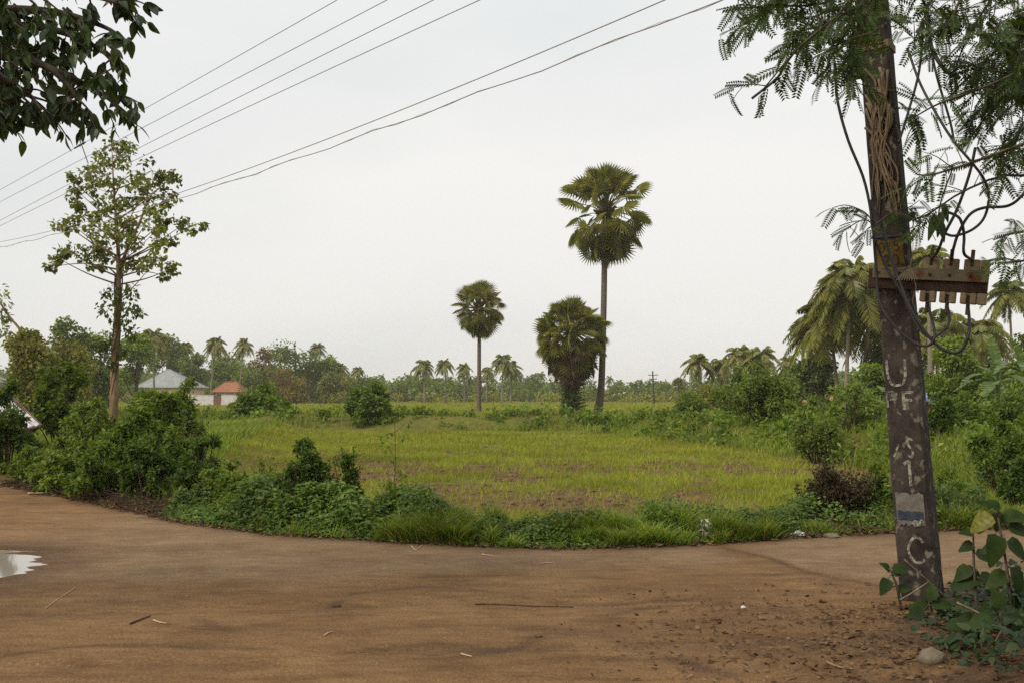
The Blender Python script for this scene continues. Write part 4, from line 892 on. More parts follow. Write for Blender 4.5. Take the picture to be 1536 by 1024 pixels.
D0 = [[(0, .5), (.32, .3), (.32, -.3), (0, -.5), (-.32, -.3), (-.32, .3), (0, .5)]]
D1 = [[(0, .5), (0, -.5)]]
D5 = [[(.3, .5), (-.28, .5)], [(-.28, .5), (-.3, .08)], [(-.3, .08), (.1, .14), (.32, -.15), (.1, -.48), (-.32, -.42)]]
D2 = [[(-.3, .25), (0, .5), (.3, .28), (.1, -.1), (-.32, -.48)], [(-.32, -.48), (.36, -.48)]]
mark(UU, (-.028, cz(562)), (.135, .20), .02, 'white', label='white painted U')
mark(PP, (-.075, cz(602)), (.09, .13), .017, 'faint', label='faint white P')
mark(FF, (.045, cz(604)), (.09, .14), .022, 'white', label='worn white F')
mark([[(-.4, -.5), (.4, .5)]], (-.075, cz(678)), (.05, .1), .014, 'white', label='white slash')
mark(SS, (.028, cz(674)), (.06, .14), .016, 'white', label='white squiggle')
mark(ON, (.01, cz(712)), (.09, .19), .022, 'white', label='white painted 1')
mark(CC, (.01, cz(824)), (.12, .19), .019, 'white', label='white painted C')
def quadp(a0, a1, c0, c1, mat, name, off, jag=0, label=None):
    B = MB(); n = 14; r = np.random.default_rng(int(abs(c0) * 1000)); aa = np.linspace(a0, a1, n); lo = c0 + jag * (r.random(n) - .5); hi = c1 + jag * (r.random(n) - .5)
    V = [PL(a, hd_(c) + off + .004 * math.sin(a * 60), c) for a, c in zip(aa, lo)] + [PL(a, hd_(c) + off + .003 * math.sin(a * 45), c) for a, c in zip(aa, hi)]
    B.add(V, [[i, i + 1, n + i + 1, n + i] for i in range(n - 1)]); o = B.obj(name, M[mat], pole)
    if label: o['label'] = label
quadp(-.11, .095, cz(788), cz(741), 'paper', 'torn_poster', .008, .03, 'weathered grey paper poster remnant')
quadp(-.1, .085, cz(780), cz(767), 'blue', 'poster_band', .015, .012, 'faded blue band on the torn poster')
mark([[(-.5, -.3), (-.2, .4), (0, -.4), (.3, .4), (.5, .0)]], (.045, cz(783)), (.08, .05), .014, 'white', 'paint_dab', off=.018)
quadp(-.105, .1, cz(403), cz(364), 'yellow', 'number_panel', .007, .02, 'faded yellow number panel')
for gl, a in ((D0, -.06), (D1, -.005), (D5, .05)): mark(gl, (a, cz(374)), (.05, .075), .01, 'ink', 'painted_numeral', off=.011)
for gl, a in ((D2, -.035), (D0, .035)): mark(gl, (a, cz(394)), (.055, .075), .01, 'ink', 'painted_numeral', off=.011)
# steel straps
for py, mt in ((358, 'black'), (66, 'rust')):
    B = MB(); c = cz(py); w, d = hw_(c) + .008, hd_(c) + .008; hh = .008 if mt == 'black' else .03
    lp = [(-w, -d), (w, -d), (w, d), (-w, d)]
    for (a0, b0), (a1, b1) in zip(lp, lp[1:] + lp[:1]):
        ex = np.array([a1 - a0, b1 - b0]); l = np.linalg.norm(ex); ex /= l
        boxf(B, PL(a0, b0, c), Tn * ex[0] + Nn * ex[1], Tn * ex[1] - Nn * ex[0], AX[2], -.004, l + .004, -.004, .004, -hh, hh)
    B.obj('pole_strap', M[mt], pole)
B = MB(); c0 = PL(hw_(2.9) + .03, .05, cz(340)); th = np.linspace(0, 6.28, 20); tube(B, np.stack([c0[0] + .028 * np.cos(th), c0[1] + 0 * th, c0[2] + .04 * np.sin(th)], -1), .005, 5); B.obj('wire_ring', M['black'], pole)
B = MB(); boxf(B, PL(-hw_(4.3) - .045, .02, cz(88)), Tn, Nn, AX[2], -.05, .05, -.05, .05, -.1, .1, .012); B.obj('junction_box', M['black'], pole)
# steel arm: angle irons bolted to the front, sagging to the right
sg = -.115; Ta = nrm(Tn + AX[2] * sg); Ua = nrm(np.cross(Ta, -Nn)); Ua = Ua if Ua[2] > 0 else -Ua
A0 = PL(0, hd_(2.5) + .012, cz(421))
B = MB(); al, ar = -.13, .70
boxf(B, A0, Ta, Nn, Ua, al, ar, .078, .086, -.012, .078, .002)         # front face
boxf(B, A0, Ta, Nn, Ua, al, ar, .006, .0775, .07, .077)               # top flange behind it
arm = B.obj('fuse_bracket', M['steel'], pole)
B = MB(); boxf(B, A0, Ta, Nn, Ua, al - .035, ar - .01, .05, .058, -.09, .06, .002); boxf(B, A0, Ta, Nn, Ua, al - .035, ar - .01, 0, .0495, -.09, -.083); B.obj('lower_angle', M['rustshade'], arm)  # recessed face, its shade painted in by the dark material
for a in (-.09, .07, .29, .43, .575):
    B = MB(); boxf(B, A0, Ta, Nn, Ua, a - .01, a + .01, .0865, .1, .02, .04, .004); B.obj('bolt', M['dark'], arm)
for k, a in enumerate((.285, .425, .57, .66)):
    wd = .055 if k < 3 else .03
    B = MB(); boxf(B, A0, Ta, Nn, Ua, a - wd, a + wd, .012, .049, -.12, .16, .005); fz = B.obj('fuse_carrier', M['fuse'], pole)
    if k == 3: fz['label'] = 'narrow end block without a cable'
    B = MB(); boxf(B, A0, Ta, Nn, Ua, a - wd, a - .013 if k < 3 else a + wd, .01, .078, -.175, -.092, .006); B.obj('fuse_jaw', M['fuse'], fz)
    if k == 3: continue
    B = MB(); boxf(B, A0, Ta, Nn, Ua, a + .013, a + wd, .01, .078, -.175, -.092, .006); B.obj('fuse_jaw', M['fuse'], fz)
    B = MB(); boxf(B, A0, Ta, Nn, Ua, a - .011, a + .011, .0492, .055, .105, .13, .003); B.obj('fuse_screw', M['dark'], fz)
    B = MB(); boxf(B, A0, Ta, Nn, Ua, a - .0125, a + .0125, .0492, .06, -.165, -.109, .002); B.obj('fuse_slot', M['dark'], fz)
# cables
def fus(k, up): return A0 + Ta * (.285, .425, .57)[k] + Nn * .045 + Ua * (.155 if up else -.18)
def cable(pts, rad=.011, name='cable', mat='black', n=50):
    B = MB(); tube(B, spl(pts, n), rad, 7); return B.obj(name, M[mat], pole, smooth=True)
Yc = 7.42
cable([W(1253, 100, 7.5), W(1256, 150, 7.5), W(1272, 210, 7.5), W(1296, 270, 7.5), W(1308, 330, 7.5), W(1314, 400, 7.47), W(1319, 450, 7.45), W(1336, 482, 7.4), W(1366, 511, 7.35), W(1392, 518, 7.3), W(1402, 500, 7.28), fus(0, 0)], .011)
cable([W(1305, 300, 7.52), W(1310, 350, 7.5), W(1330, 402, 7.45), W(1352, 438, 7.4), W(1374, 485, 7.33), W(1392, 505, 7.29), W(1410, 500, 7.26), W(1424, 482, 7.25), fus(1, 0)], .010)
cable([W(1313, 310, 7.5), W(1326, 352, 7.48), W(1344, 408, 7.42), W(1370, 470, 7.33), W(1398, 510, 7.28), W(1425, 528, 7.24), W(1444, 522, 7.2), W(1454, 495, 7.18), fus(2, 0)], .012)
cable([W(1361, 73, 7.7), W(1381, 127, 7.6), W(1411, 182, 7.4), W(1432, 214, 7.3), W(1454, 240, 7.2), W(1476, 269, 7.15), W(1483, 298, 7.15), W(1476, 327, 7.15), W(1458, 345, 7.16), W(1432, 354, 7.2), W(1416, 350, 7.25)], .010)
cable([W(1463, 222, 7.25), W(1454, 262, 7.22), W(1436, 313, 7.22), W(1418, 349, 7.25), W(1407, 376, 7.3), fus(0, 1)], .011)
cable([W(1570, 250, 7.0), W(1536, 291, 7.05), W(1512, 309, 7.1), W(1476, 312, 7.12), W(1454, 323, 7.15), W(1437, 352, 7.2), W(1429, 378, 7.25), fus(1, 1)], .011)
cable([W(1414, 318, 7.3), W(1426, 320, 7.25), W(1440, 329, 7.2), W(1446, 352, 7.2), W(1446, 380, 7.2), fus(2, 1)], .011)
cable([W(1389, 20, 7.5), W(1398, 73, 7.4), W(1418, 105, 7.35), W(1440, 118, 7.35)], .016)
cable([W(1395, 60, 7.45), W(1404, 110, 7.4), W(1425, 182, 7.35), W(1431, 214, 7.3)], .009)
cable([W(1385, 30, 7.5), W(1379, 105, 7.55), W(1362, 170, 7.58), W(1348, 215, 7.6)], .010)
cable([W(1240, 50, 7.3), W(1205, 65, 7.3), W(1183, 90, 7.3), W(1165, 118, 7.3), W(1128, 148, 7.3)], .010)
for k in range(3):
    for up in (0, 1):
        e = fus(k, up); s = 1 if up else -1; cable([e - Ua * .02 * s, e + Ua * .035 * s, e + Ua * .075 * s], .0145, 'cable_sleeve', 'cablebr', 5)
B = MB(); tube(B, spl([W(1370, 340, 7.55), W(1369, 380, 7.5), W(1366, 403, 7.45), W(1374, 430, 7.38), W(1369, 452, 7.4), W(1378, 475, 7.4), W(1376, 495, 7.4)], 40), .003, 4)
tube(B, spl([W(1323, 403, 7.48), W(1345, 405, 7.46), W(1366, 400, 7.44)], 12), .005, 4)
for k in range(9): tube(B, spl([W(1366, 402, 7.42), W(1362 + 2.5 * (k - 4), 412, 7.37), W(1360 + 4 * (k - 4), 421, 7.355)], 6), .003, 4)
B.obj('tie_wire', M['vine'], pole)
# dried vine on the upper shaft
r = np.random.default_rng(12); vb = PL(0, 0, cz(330)); dv = thing('dried_vine', 'dried tan vine stems clinging to the upper part of the utility pole', 'vine', vb); B = MB()
for k in range(34):
    a0 = r.uniform(-.1, .1); c0 = cz(r.uniform(95, 190)); c1 = cz(r.uniform(240, 335)); pts = []
    for u in np.linspace(0, 1, 7):
        c = c0 + (c1 - c0) * u; conv = .03 * math.sin(u * 9) - .01; a = a0 * (1 - .65 * math.sin(math.pi * min(1, u * 1.1))) + conv * .8 + r.normal() * .01
        pts.append(PL(np.clip(a, -.11, .11), hd_(c) + .012 + .035 * r.random() * math.sin(math.pi * u), c))
    tube(B, spl(pts, 22), [r.uniform(.004, .015), r.uniform(.002, .008)], 5)
B.obj('stems', M['vine'], dv, smooth=True)

# ------------------------------------------------------------------ overhead wires
WR = [  # label, px,py samples: far end (left) and near end (top)
 ('topmost overhead power wire, with a black clamp near the slim tree', (0, 285), (505, 0), 7.15, 0),
 ('second overhead power wire from the top at the left edge', (0, 303), (580, 0), 6.75, 0),
 ('third overhead power wire from the top at the left edge', (0, 331), (652, 0), 6.45, 0),
 ('fourth overhead power wire from the top, just under the third', (0, 339), (722, 0), 6.15, 0),
 ('smooth overhead wire, second lowest, running toward the pole top', (0, 363), (1000, 0), 5.45, 1),
 ('lowest overhead wire, a twisted insulated cable', (0, 371), (1082, 0), 5.2, 1)]
for i, (lb, f0, f1, zp, kind) in enumerate(WR):
    P0 = W(f0[0], f0[1], 26); a = PL(0, 0, zp); 
    d = P0 - a; 
    # the wire passes P0 and the pole top; a second photo point fixes its sag
    t1 = None; best = 1e9
    for t_ in np.linspace(.02, .9, 400):
        q = a + d * t_; px = 768 + F * q[0] / (q[1] * CP + (q[2] - CAMH) * SP)
        if abs(px - f1[0]) < best: best = abs(px - f1[0]); t1 = t_
    q = a + d * t1; zz = W(f1[0], f1[1], q[1])[2]; sag = (q[2] - zz) / (t1 * (1 - t1))
    tt = np.linspace(0, 1.75, 80); pts = a + d * tt[:, None]; pts[:, 2] -= sag * tt * (1 - tt)
    if kind == 1 and i == 5: pts[:, 2] += .018 * np.sin(tt * 70) * (tt > .1)
    far = pts[-1].copy()
    w = thing('overhead_wire', lb, 'wire', a, 'overhead power wires')
    B = MB(); tube(B, pts, .0058 if kind == 0 else .0062, 5); 
    if i == 5:
        tw = pts + np.stack([0 * tt, 0 * tt, .016 * np.sin(tt * 160)], -1); tube(B, tw, .003, 4)
    B.obj('conductor', M['wire'], w, smooth=True)
    if i == 0:
        tq = None
        for t_ in np.linspace(.3, 1, 400):
            q = a + d * t_; q[2] -= sag * t_ * (1 - t_); px = 768 + F * q[0] / (q[1] * CP + (q[2] - CAMH) * SP)
            if abs(px - 122) < 2: tq = (t_, q.copy())
        B = MB(); u = nrm(d); q = tq[1]
        for s, rr in ((-.16, .03), (-.04, .024), (.07, .03), (.2, .02), (.3, .018)): tube(B, [q + u * (s - .035), q + u * s, q + u * (s + .035)], [rr * .6, rr, rr * .6], 8)
        tube(B, [q - u * .3, q + u * .4], .017, 6); tube(B, spl([q - u * .05, q - u * .25 + [0, 0, -.22], q - u * .5 + [0, 0, -.5]], 8), .012, 5); B.obj('wire_clamp', M['black'], w)

# ------------------------------------------------------------------ overhanging trees
def near_branch(B, pts, r0, r1, n=18): tube(B, spl(pts, n), [r0, r1], 6)
r = np.random.default_rng(41); Yl = 6.4
tb = np.array([-6.4, 5.6, 0.]); tb[2] = rz(*tb[:2]) - .1
t = thing('shade_tree', 'dark broad leaved tree hanging into the top left corner', 'tree', tb); B = MB(); Bl = MB()
tube(B, spl([tb, tb + [.1, .1, 2.5], tb + [.5, .3, 5.0], tb + [1.0, .5, 7]], 14), [.28, .2, .15, .06], 9)
fork = tb + [.4, .25, 4.4]
def leaf_twig(pts, nleaf, L_, r, T=LEAFF):
    pp = spl(pts, 14); tube(B, pp, [.009, .003], 4); s = np.sort(r.random(nleaf)) * .8 + .2; ii = s * 12.99; i0 = ii.astype(int); q = pp[i0] + (pp[i0 + 1] - pp[i0]) * (ii - i0)[:, None]
    tg = nrm(pp[i0 + 1] - pp[i0]); ax = tg * .5 + rdir(nleaf, r) * .75 + [0, 0, -.75]
    scatter(Bl, T, q, ax, rdir(nleaf, r) * .8 + [0, -.3, .7], L_ * r.uniform(.6, 1.15, nleaf))
arms = [[(-120, 60), (-20, 40), (80, 45), (150, 75), (180, 110)], [(-120, 60), (-10, 70), (90, 110), (150, 140), (205, 182)], [(-120, 60), (-30, 100), (40, 140), (62, 165)], [(-120, 20), (-20, 0), (80, -15), (160, 0), (185, 12)], [(-120, 80), (-50, 130), (-5, 165), (10, 190)], [(-120, 20), (0, 15), (90, 20), (165, 45), (192, 75)], [(-100, 60), (10, 85), (70, 100), (115, 145), (120, 165)]]
for ar_ in arms:
    pts = [fork] + [W(a, b, Yl + r.normal() * .25) for a, b in ar_]; near_branch(B, pts, .05, .006, 26)
    pp = spl(pts[1:], 30)
    for k in range(14):
        j = r.integers(3, 30); q = pp[j]; e = q + rdir(1, r)[0] * [.22, .3, .2] * r.uniform(.5, 1.1) + [.06, 0, -.08]
        leaf_twig([q, (q + e) / 2 + [0, 0, .03], e], 8, .108, r)
for cx, cy, cr, n in [(20, 20, 60, 9), (95, 25, 55, 8), (45, 85, 45, 8), (120, 95, 34, 5), (-30, 60, 60, 8), (165, 95, 22, 4), (0, 140, 32, 4), (-60, 130, 50, 5)]:
    for k in range(int(n * 1.0)):
        q = W(cx, cy, Yl + r.normal() * .3) + rdir(1, r)[0] * Sz(cr, Yl) * r.random() ** .4; e = q + [r.normal() * .08, r.normal() * .1, -.14]
        leaf_twig([q + [-.05, 0, .06], q, e], 7, .105, r)
for a, b in [(195, 178), (208, 190), (172, 132), (186, 100), (60, 168), (38, 185), (8, 188), (100, 165), (180, 8)]:
    q = W(a, b, Yl); leaf_twig([q + [-.12, 0, .1], q + [-.05, 0, .04], q], 7, .115, r)
# the part of the crown above the frame
for k in range(240):
    q = tb + [r.uniform(-2.5, 3.2), r.uniform(-3, 2.2), r.uniform(4.9, 7.2)]; foliage(Bl, q, .4, 12, .15, r, LEAF4)
B.obj('branches', M['barkd'], t, smooth=True); Bl.obj('crown', M['canopyl'], t)

r = np.random.default_rng(51); Yr = 6.6
tb = np.array([6.1, 6.3, 0.]); tb[2] = rz(*tb[:2]) - .1
t = thing('shade_tree', 'feathery leaved tree hanging over the utility pole from the top right', 'tree', tb); B = MB(); Bl = MB()
tube(B, spl([tb, tb + [-.1, 0, 2], tb + [-.4, .1, 4], tb + [-1.2, .1, 6]], 14), [.24, .18, .14, .05], 9)
fork = tb + [-.3, .1, 3.6]
def pin_twig(pts, n, L_, r, tw=.006):
    pp = spl(pts, 12); tube(B, pp, [tw, tw * .4], 4); s = np.linspace(.15, 1, n); ii = s * 10.99; i0 = ii.astype(int); q = pp[i0] + (pp[i0 + 1] - pp[i0]) * (ii - i0)[:, None]
    tg = nrm(pp[i0 + 1] - pp[i0]); ax = tg * .6 + rdir(n, r) * .8 + [0, 0, -.35]
    scatter(Bl, PINN, q, ax, rdir(n, r) * .7 + [0, -.2, .8], L_ * r.uniform(.7, 1.15, n))
BR = [ # px polylines of twigs, leaves, size
 ([(1330, -60), (1250, 0), (1180, 10), (1100, 12)], 26, .2), ([(1330, -60), (1260, 20), (1200, 70), (1140, 140)], 22, .2), ([(1330, -60), (1290, 20), (1255, 70), (1230, 125)], 22, .2),
 ([(1330, -60), (1230, -20), (1150, 15), (1120, 40)], 20, .19), ([(1330, -40), (1295, 40), (1280, 90), (1275, 130)], 16, .2), ([(1330, -60), (1300, 0), (1240, 40), (1190, 60)], 24, .2), ([(1340, -50), (1310, -10), (1290, 50), (1262, 100)], 18, .19),
 ([(1620, 40), (1560, 90), (1480, 130), (1410, 155), (1365, 180)], 30, .19), ([(1620, 200), (1540, 215), (1470, 240), (1400, 262), (1375, 262)], 20, .18),
 ([(1620, 240), (1560, 262), (1500, 265), (1440, 290), (1395, 320), (1370, 330)], 16, .17), ([(1600, 160), (1540, 190), (1505, 230), (1500, 262)], 16, .18),
 ([(1620, 330), (1560, 345), (1520, 350), (1490, 360)], 12, .18), ([(1620, 370), (1570, 385), (1530, 392), (1500, 395)], 10, .17),
 ([(1420, -60), (1400, -10), (1385, 30), (1372, 60)], 14, .18), ([(1460, -60), (1440, 0), (1420, 40), (1405, 55)], 16, .18), ([(1520, -40), (1480, 10), (1450, 60), (1430, 110)], 22, .19),
 ([(1600, -20), (1540, 30), (1490, 80), (1450, 120)], 26, .19), ([(1600, 60), (1540, 110), (1500, 150), (1460, 200)], 24, .19), ([(1600, 20), (1550, 60), (1510, 110), (1480, 150)], 26, .19),
 ([(1340, -60), (1370, -20), (1390, 10), (1410, 30)], 14, .18), ([(1620, 90), (1570, 150), (1530, 200), (1510, 230)], 18, .18),
]
for pl, n, L_ in BR:
    d0 = r.normal() * .3; pts = [W(a, b, Yr + d0 + r.normal() * .08) for a, b in pl]; st = fork if pl[0][0] > 1450 else tb + [-1.0, .1, 5.6]
    near_branch(B, [st, pts[0] * .5 + st * .5 + [0, 0, .1], pts[0]], .03, .014, 8); pin_twig(pts, int(n * .72), L_, r, .012)
    pp = spl(pts, 20)
    for k in range(n // 4 if pl[0][0] > 1450 else int(n * .4)):
        q = pp[r.integers(4, 20)]; e = q + rdir(1, r)[0] * [.24, .3, .2]; pin_twig([q, (q + e) / 2 + [0, 0, .02], e], 5, L_ * .85, r, .004)
for cx, cy, cr, n in [(1520, 70, 55, 24), (1500, 140, 36, 10), (1560, 20, 60, 22), (1480, 40, 35, 9), (1560, 150, 50, 8), (1240, 5, 40, 7), (1285, 60, 28, 4), (1150, 5, 30, 4)]:
    for k in range(n):
        q = W(cx, cy, Yr + r.normal() * .3) + rdir(1, r)[0] * Sz(cr, Yr) * r.random() ** .4; e = q + rdir(1, r)[0] * .18; pin_twig([q, (q + e) / 2, e], 5, .18, r, .004)
# the thick drooping limb and the sprig growing over the pole
pin_twig([W(1312, 335, 7.42), W(1295, 318, 7.38), W(1270, 308, 7.35), W(1248, 312, 7.35)], 9, .17, r); pin_twig([W(1312, 338, 7.42), W(1296, 330, 7.36), W(1275, 340, 7.33), W(1262, 350, 7.3)], 9, .16, r); pin_twig([W(1312, 338, 7.42), W(1300, 345, 7.36), W(1296, 360, 7.33)], 6, .14, r)
pin_twig([W(1312, 338, 7.42), W(1340, 318, 7.4), W(1362, 312, 7.4), W(1380, 300, 7.4)], 8, .15, r)
for k in range(150):
    q = tb + [r.uniform(-3.6, 2.2), r.uniform(-3, 1.6), r.uniform(5.1, 7.6)]; foliage(Bl, q, .45, 10, .16, r, LEAF4)
B.obj('branches', M['barkd'], t, smooth=True); Bl.obj('crown', M['canopyr'], t)
# creeper leaf cluster hanging at the cables
r = np.random.default_rng(52); e = W(1404, 330, 7.25); t = thing('hanging_creeper', 'dark long leaved creeper hanging on the cables above the fuse bracket', 'vine', W(1410, 300, 7.25)); B = MB(); tube(B, spl([W(1430, 250, 7.25), W(1412, 300, 7.25), W(1406, 335, 7.25)], 10), .006, 5); B.obj('stem', M['barkd'], t); Bl = MB()
scatter(Bl, leaf_fine(.16, .04, .2), [W(1412, 318, 7.25), W(1404, 322, 7.24), W(1410, 330, 7.22), W(1414, 305, 7.25), W(1345, 322, 7.5), W(1372, 318, 7.5)], [[-.2, -.1, -1], [-.35, -.1, -1], [.1, -.2, -1], [.3, 0, -1], [-.9, -.2, -.6], [-.7, -.2, -.8]], [[-.3, -1, .2]] * 6, [.19, .2, .17, .15, .17, .15])
Bl.obj('leaves', M['canopyl'], t, smooth=True)

# ------------------------------------------------------------------ buildings
def hip_house(name, label, px0, px1, ridge, eave, Yd, wallm, roofm, ridge_frac=.25, depth=9, wins=3, base=None, shift=0):
    a = W(px0, eave, Yd); b = W(px1, eave, Yd); ze = a[2]; zr = W((px0 + px1) / 2, ridge, Yd)[2]; x0, x1 = a[0], b[0]; z0 = gz1((x0 + x1) / 2, Yd) - .1 if base is None else base
    xm = (x0 + x1) / 2 + shift * (x1 - x0); t = thing(name, label, 'house', (xm, Yd, z0)); o = .6
    B = MB(); boxf(B, (0, 0, 0), *AX, x0 + o, x1 - o, Yd + o, Yd + depth - o, z0, ze + .1); B.obj('wall', M[wallm], t)
    rl = (x1 - x0) * ridge_frac / 2; ym = Yd + depth / 2; V = [[x0, Yd, ze], [x1, Yd, ze], [x1, Yd + depth, ze], [x0, Yd + depth, ze], [xm - rl, ym, zr], [xm + rl, ym, zr]]
    V += [[q[0], q[1], q[2] - .12] for q in V[:4]]
    B = MB(); B.add(V, [[0, 1, 5, 4], [2, 3, 4, 5], [0, 1, 7, 6], [1, 2, 8, 7], [2, 3, 9, 8], [3, 0, 6, 9], [6, 7, 8, 9]]); B.f += [np.array([[1, 2, 5]]), np.array([[3, 0, 4]])]; rf = B.obj('roof', M[roofm], t)
    B = MB(); tube(B, [V[4], V[5]], .14, 6); 
    for i, j in ((0, 4), (3, 4), (1, 5), (2, 5)): tube(B, [V[i], V[j]], .1, 6)
    B.obj('ridge_cap', M[roofm], rf)
    for k in range(wins):
        xx = x0 + o + (x1 - x0 - 2 * o) * (k + .7) / (wins + .4); B = MB(); hz = (ze - z0)
        if k == wins // 2: boxf(B, (0, 0, 0), *AX, xx - .5, xx + .5, Yd + o - .04, Yd + o + .03, z0 + .1, z0 + hz * .78); B.obj('door', M['rust'], t)
        else:
            boxf(B, (0, 0, 0), *AX, xx - .55, xx + .55, Yd + o - .03, Yd + o + .03, z0 + hz * .35, z0 + hz * .78); wv = B.obj('window', M['dark'], t)
            B = MB(); boxf(B, (0, 0, 0), *AX, xx - .7, xx + .7, Yd + o - .09, Yd + o - .031, z0 + hz * .30, z0 + hz * .345); B.obj('sill', M['plaster'], wv)
    return t
hip_house('village_house', 'house with a grey hip roof and cream walls behind the left thicket', 202, 288, 553, 580, 178, 'plastery', 'greyroof', .06, 10, 3, shift=-.08)
hip_house('village_house', 'small white house with a red tiled hip roof beside the white compound wall', 316, 362, 572, 587, 186, 'plaster', 'tile', .4, 7, 3)
hip_house('village_house', 'white far house with an orange roof half hidden by the round bush', 386, 424, 576, 589, 200, 'plaster', 'orangetile', .5, 6, 2)
hip_house('village_house', 'low house with a faded orange roof among trees left of the pole', 1222, 1262, 594, 602, 100, 'plastery', 'orangetile', .7, 4, 2)
hip_house('village_house', 'hut with a blue sheet roof just right of the utility pole', 1374, 1412, 584, 598, 56, 'mud', 'bluesheet', .5, 3.5, 2)
hip_house('village_house', 'house with a grey sheet roof at the right edge behind the bananas', 1577, 1720, 514, 527, 60, 'barkd', 'greyroof', .6, 5, 3)
# compound wall with gate
Yw = 172; t = thing('compound_wall', 'white compound wall with a rusty gate in front of the red tiled house', 'wall', (W(320, 603, Yw)[0], Yw, gz1(W(320, 603, Yw)[0], Yw) - .1)); zb = t.location[2]
for p0, p1 in ((285, 320), (332, 357)):
    B = MB(); x0, x1 = W(p0, 600, Yw)[0], W(p1, 600, Yw)[0]; zt = W(320, 592.5, Yw)[2]; boxf(B, (0, 0, 0), *AX, x0, x1, Yw, Yw + .2, zb, zt); boxf(B, (0, 0, 0), *AX, x0 - .05, x1 + .05, Yw - .05, Yw + .25, zt + .003, zt + .1); B.obj('wall_panel', M['plaster'], t)
B = MB(); x0, x1 = W(320.6, 600, Yw)[0], W(331.4, 600, Yw)[0]
for k in range(6): boxf(B, (0, 0, 0), *AX, x0 + (x1 - x0) * k / 6 + .01, x0 + (x1 - x0) * (k + 1) / 6 - .01, Yw + .05, Yw + .1, zb + .15, zt - .05)
B.obj('gate', M['rust'], t)
# grey sheet roofed shed at the left edge
Ys = 24.0; cA = W(62, 636, Ys); cB = W(-4, 572, Ys + 1.2); cC = W(-120, 560, Ys + 3.2); cD = W(-90, 590, Ys - 1.0)
t = thing('shed', 'low shed with a pale grey sheet roof at the left edge of the verge', 'shed', (cA[0] - 2.0, Ys + 1, gz1(cA[0] - 2, Ys + 1)))
cE = W(-100, 668, Ys - .6); B = MB(); n = 24
for k in range(n):                                # corrugated sheet: rows from eave (A-E) up to ridge (B-C)
    pass
ns = 40; rows = []
for v in np.linspace(0, 1, 6):
    a_ = cA * (1 - v) + cB * v; b_ = cE * (1 - v) + cC * v
    rows.append([a_ + (b_ - a_) * u + np.array([0, 0, .025 * math.sin(u * 90)]) for u in np.linspace(0, 1, ns)])
V = np.array(rows).reshape(-1, 3); V2 = V - [0, 0, .02]; nn_ = len(V)
q = [[i * ns + j, i * ns + j + 1, (i + 1) * ns + j + 1, (i + 1) * ns + j] for i in range(5) for j in range(ns - 1)]
B.add(V, q); B.add(V2, [w_[::-1] for w_ in q]); sr = B.obj('roof', M['shed'], t)
B = MB(); tube(B, [cA - [0, 0, .05], cB - [0, 0, .05]], .05, 6); tube(B, [cA - [0, 0, .05], cE - [0, 0, .05]], .04, 6); B.obj('rafter', M['drybr'], sr)
for q_ in (cA + (cE - cA) * .12, cB + (cC - cB) * .1, cA + (cE - cA) * .8, cB + (cC - cB) * .8):
    B = MB(); tube(B, [[q_[0], q_[1], gz1(q_[0], q_[1]) - .1], [q_[0], q_[1], q_[2] - .07]], .05, 7); B.obj('post', M['drybr'], t)
hip_house('village_house', 'whitewashed far house glimpsed at the left edge above the grey sheet roof', -110, -56, 556, 568, 48, 'greyroof', 'plaster', .5, 4, 2)
# mud wall at right
t = None; B = MB(); r = np.random.default_rng(90); pa = W(1418, 636, 36); pb = W(1640, 640, 31); V = []; f = []; m_ = 40
for i in range(m_):
    u = i / (m_ - 1); q = pa * (1 - u) + pb * u; g0 = gz1(q[0], q[1]) - .1; tz = W(1480, 629, q[1])[2] + .05 * r.normal()
    V += [[q[0], q[1] - .22, g0], [q[0], q[1] - .16, tz - .04], [q[0], q[1], tz], [q[0], q[1] + .2, g0]]
    if i: f += [[4 * i - 4 + k, 4 * i + k, 4 * i + k + 1, 4 * i - 3 + k] for k in range(3)]
B.add(V, f); tag(B.obj('mud_wall', M['mud'], origin=(float(pa[0]), float(pa[1]), 0)), 'low reddish mud wall beyond the shrubs at the right edge', 'wall')
# far power pole
t = thing('power_pole', 'thin far power pole with crossarms standing right of the tallest palmyra palm', 'utility pole', (W(981, 610, 150)[0], 150, gz1(W(981, 610, 150)[0], 150))); B = MB(); e = W(979, 556, 150); tube(B, [np.array(t.location), e], [.14, .1], 7); B.obj('shaft', M['conc'], t)
for py, hw in ((562, 7), (568, 5.5)):
    B = MB(); c = W(979.2, py, 150); boxf(B, c, *AX, -Sz(hw, 150), Sz(hw, 150), -.22, -.12, -.06, .06); ca = B.obj('crossarm', M['steel'], t)
    for s in (-.9, .9):
        B = MB(); tube(B, [c + [s * Sz(hw, 150), -.17, .062], c + [s * Sz(hw, 150), -.17, .25]], [.07, .05], 6); B.obj('insulator', M['plaster'], ca)

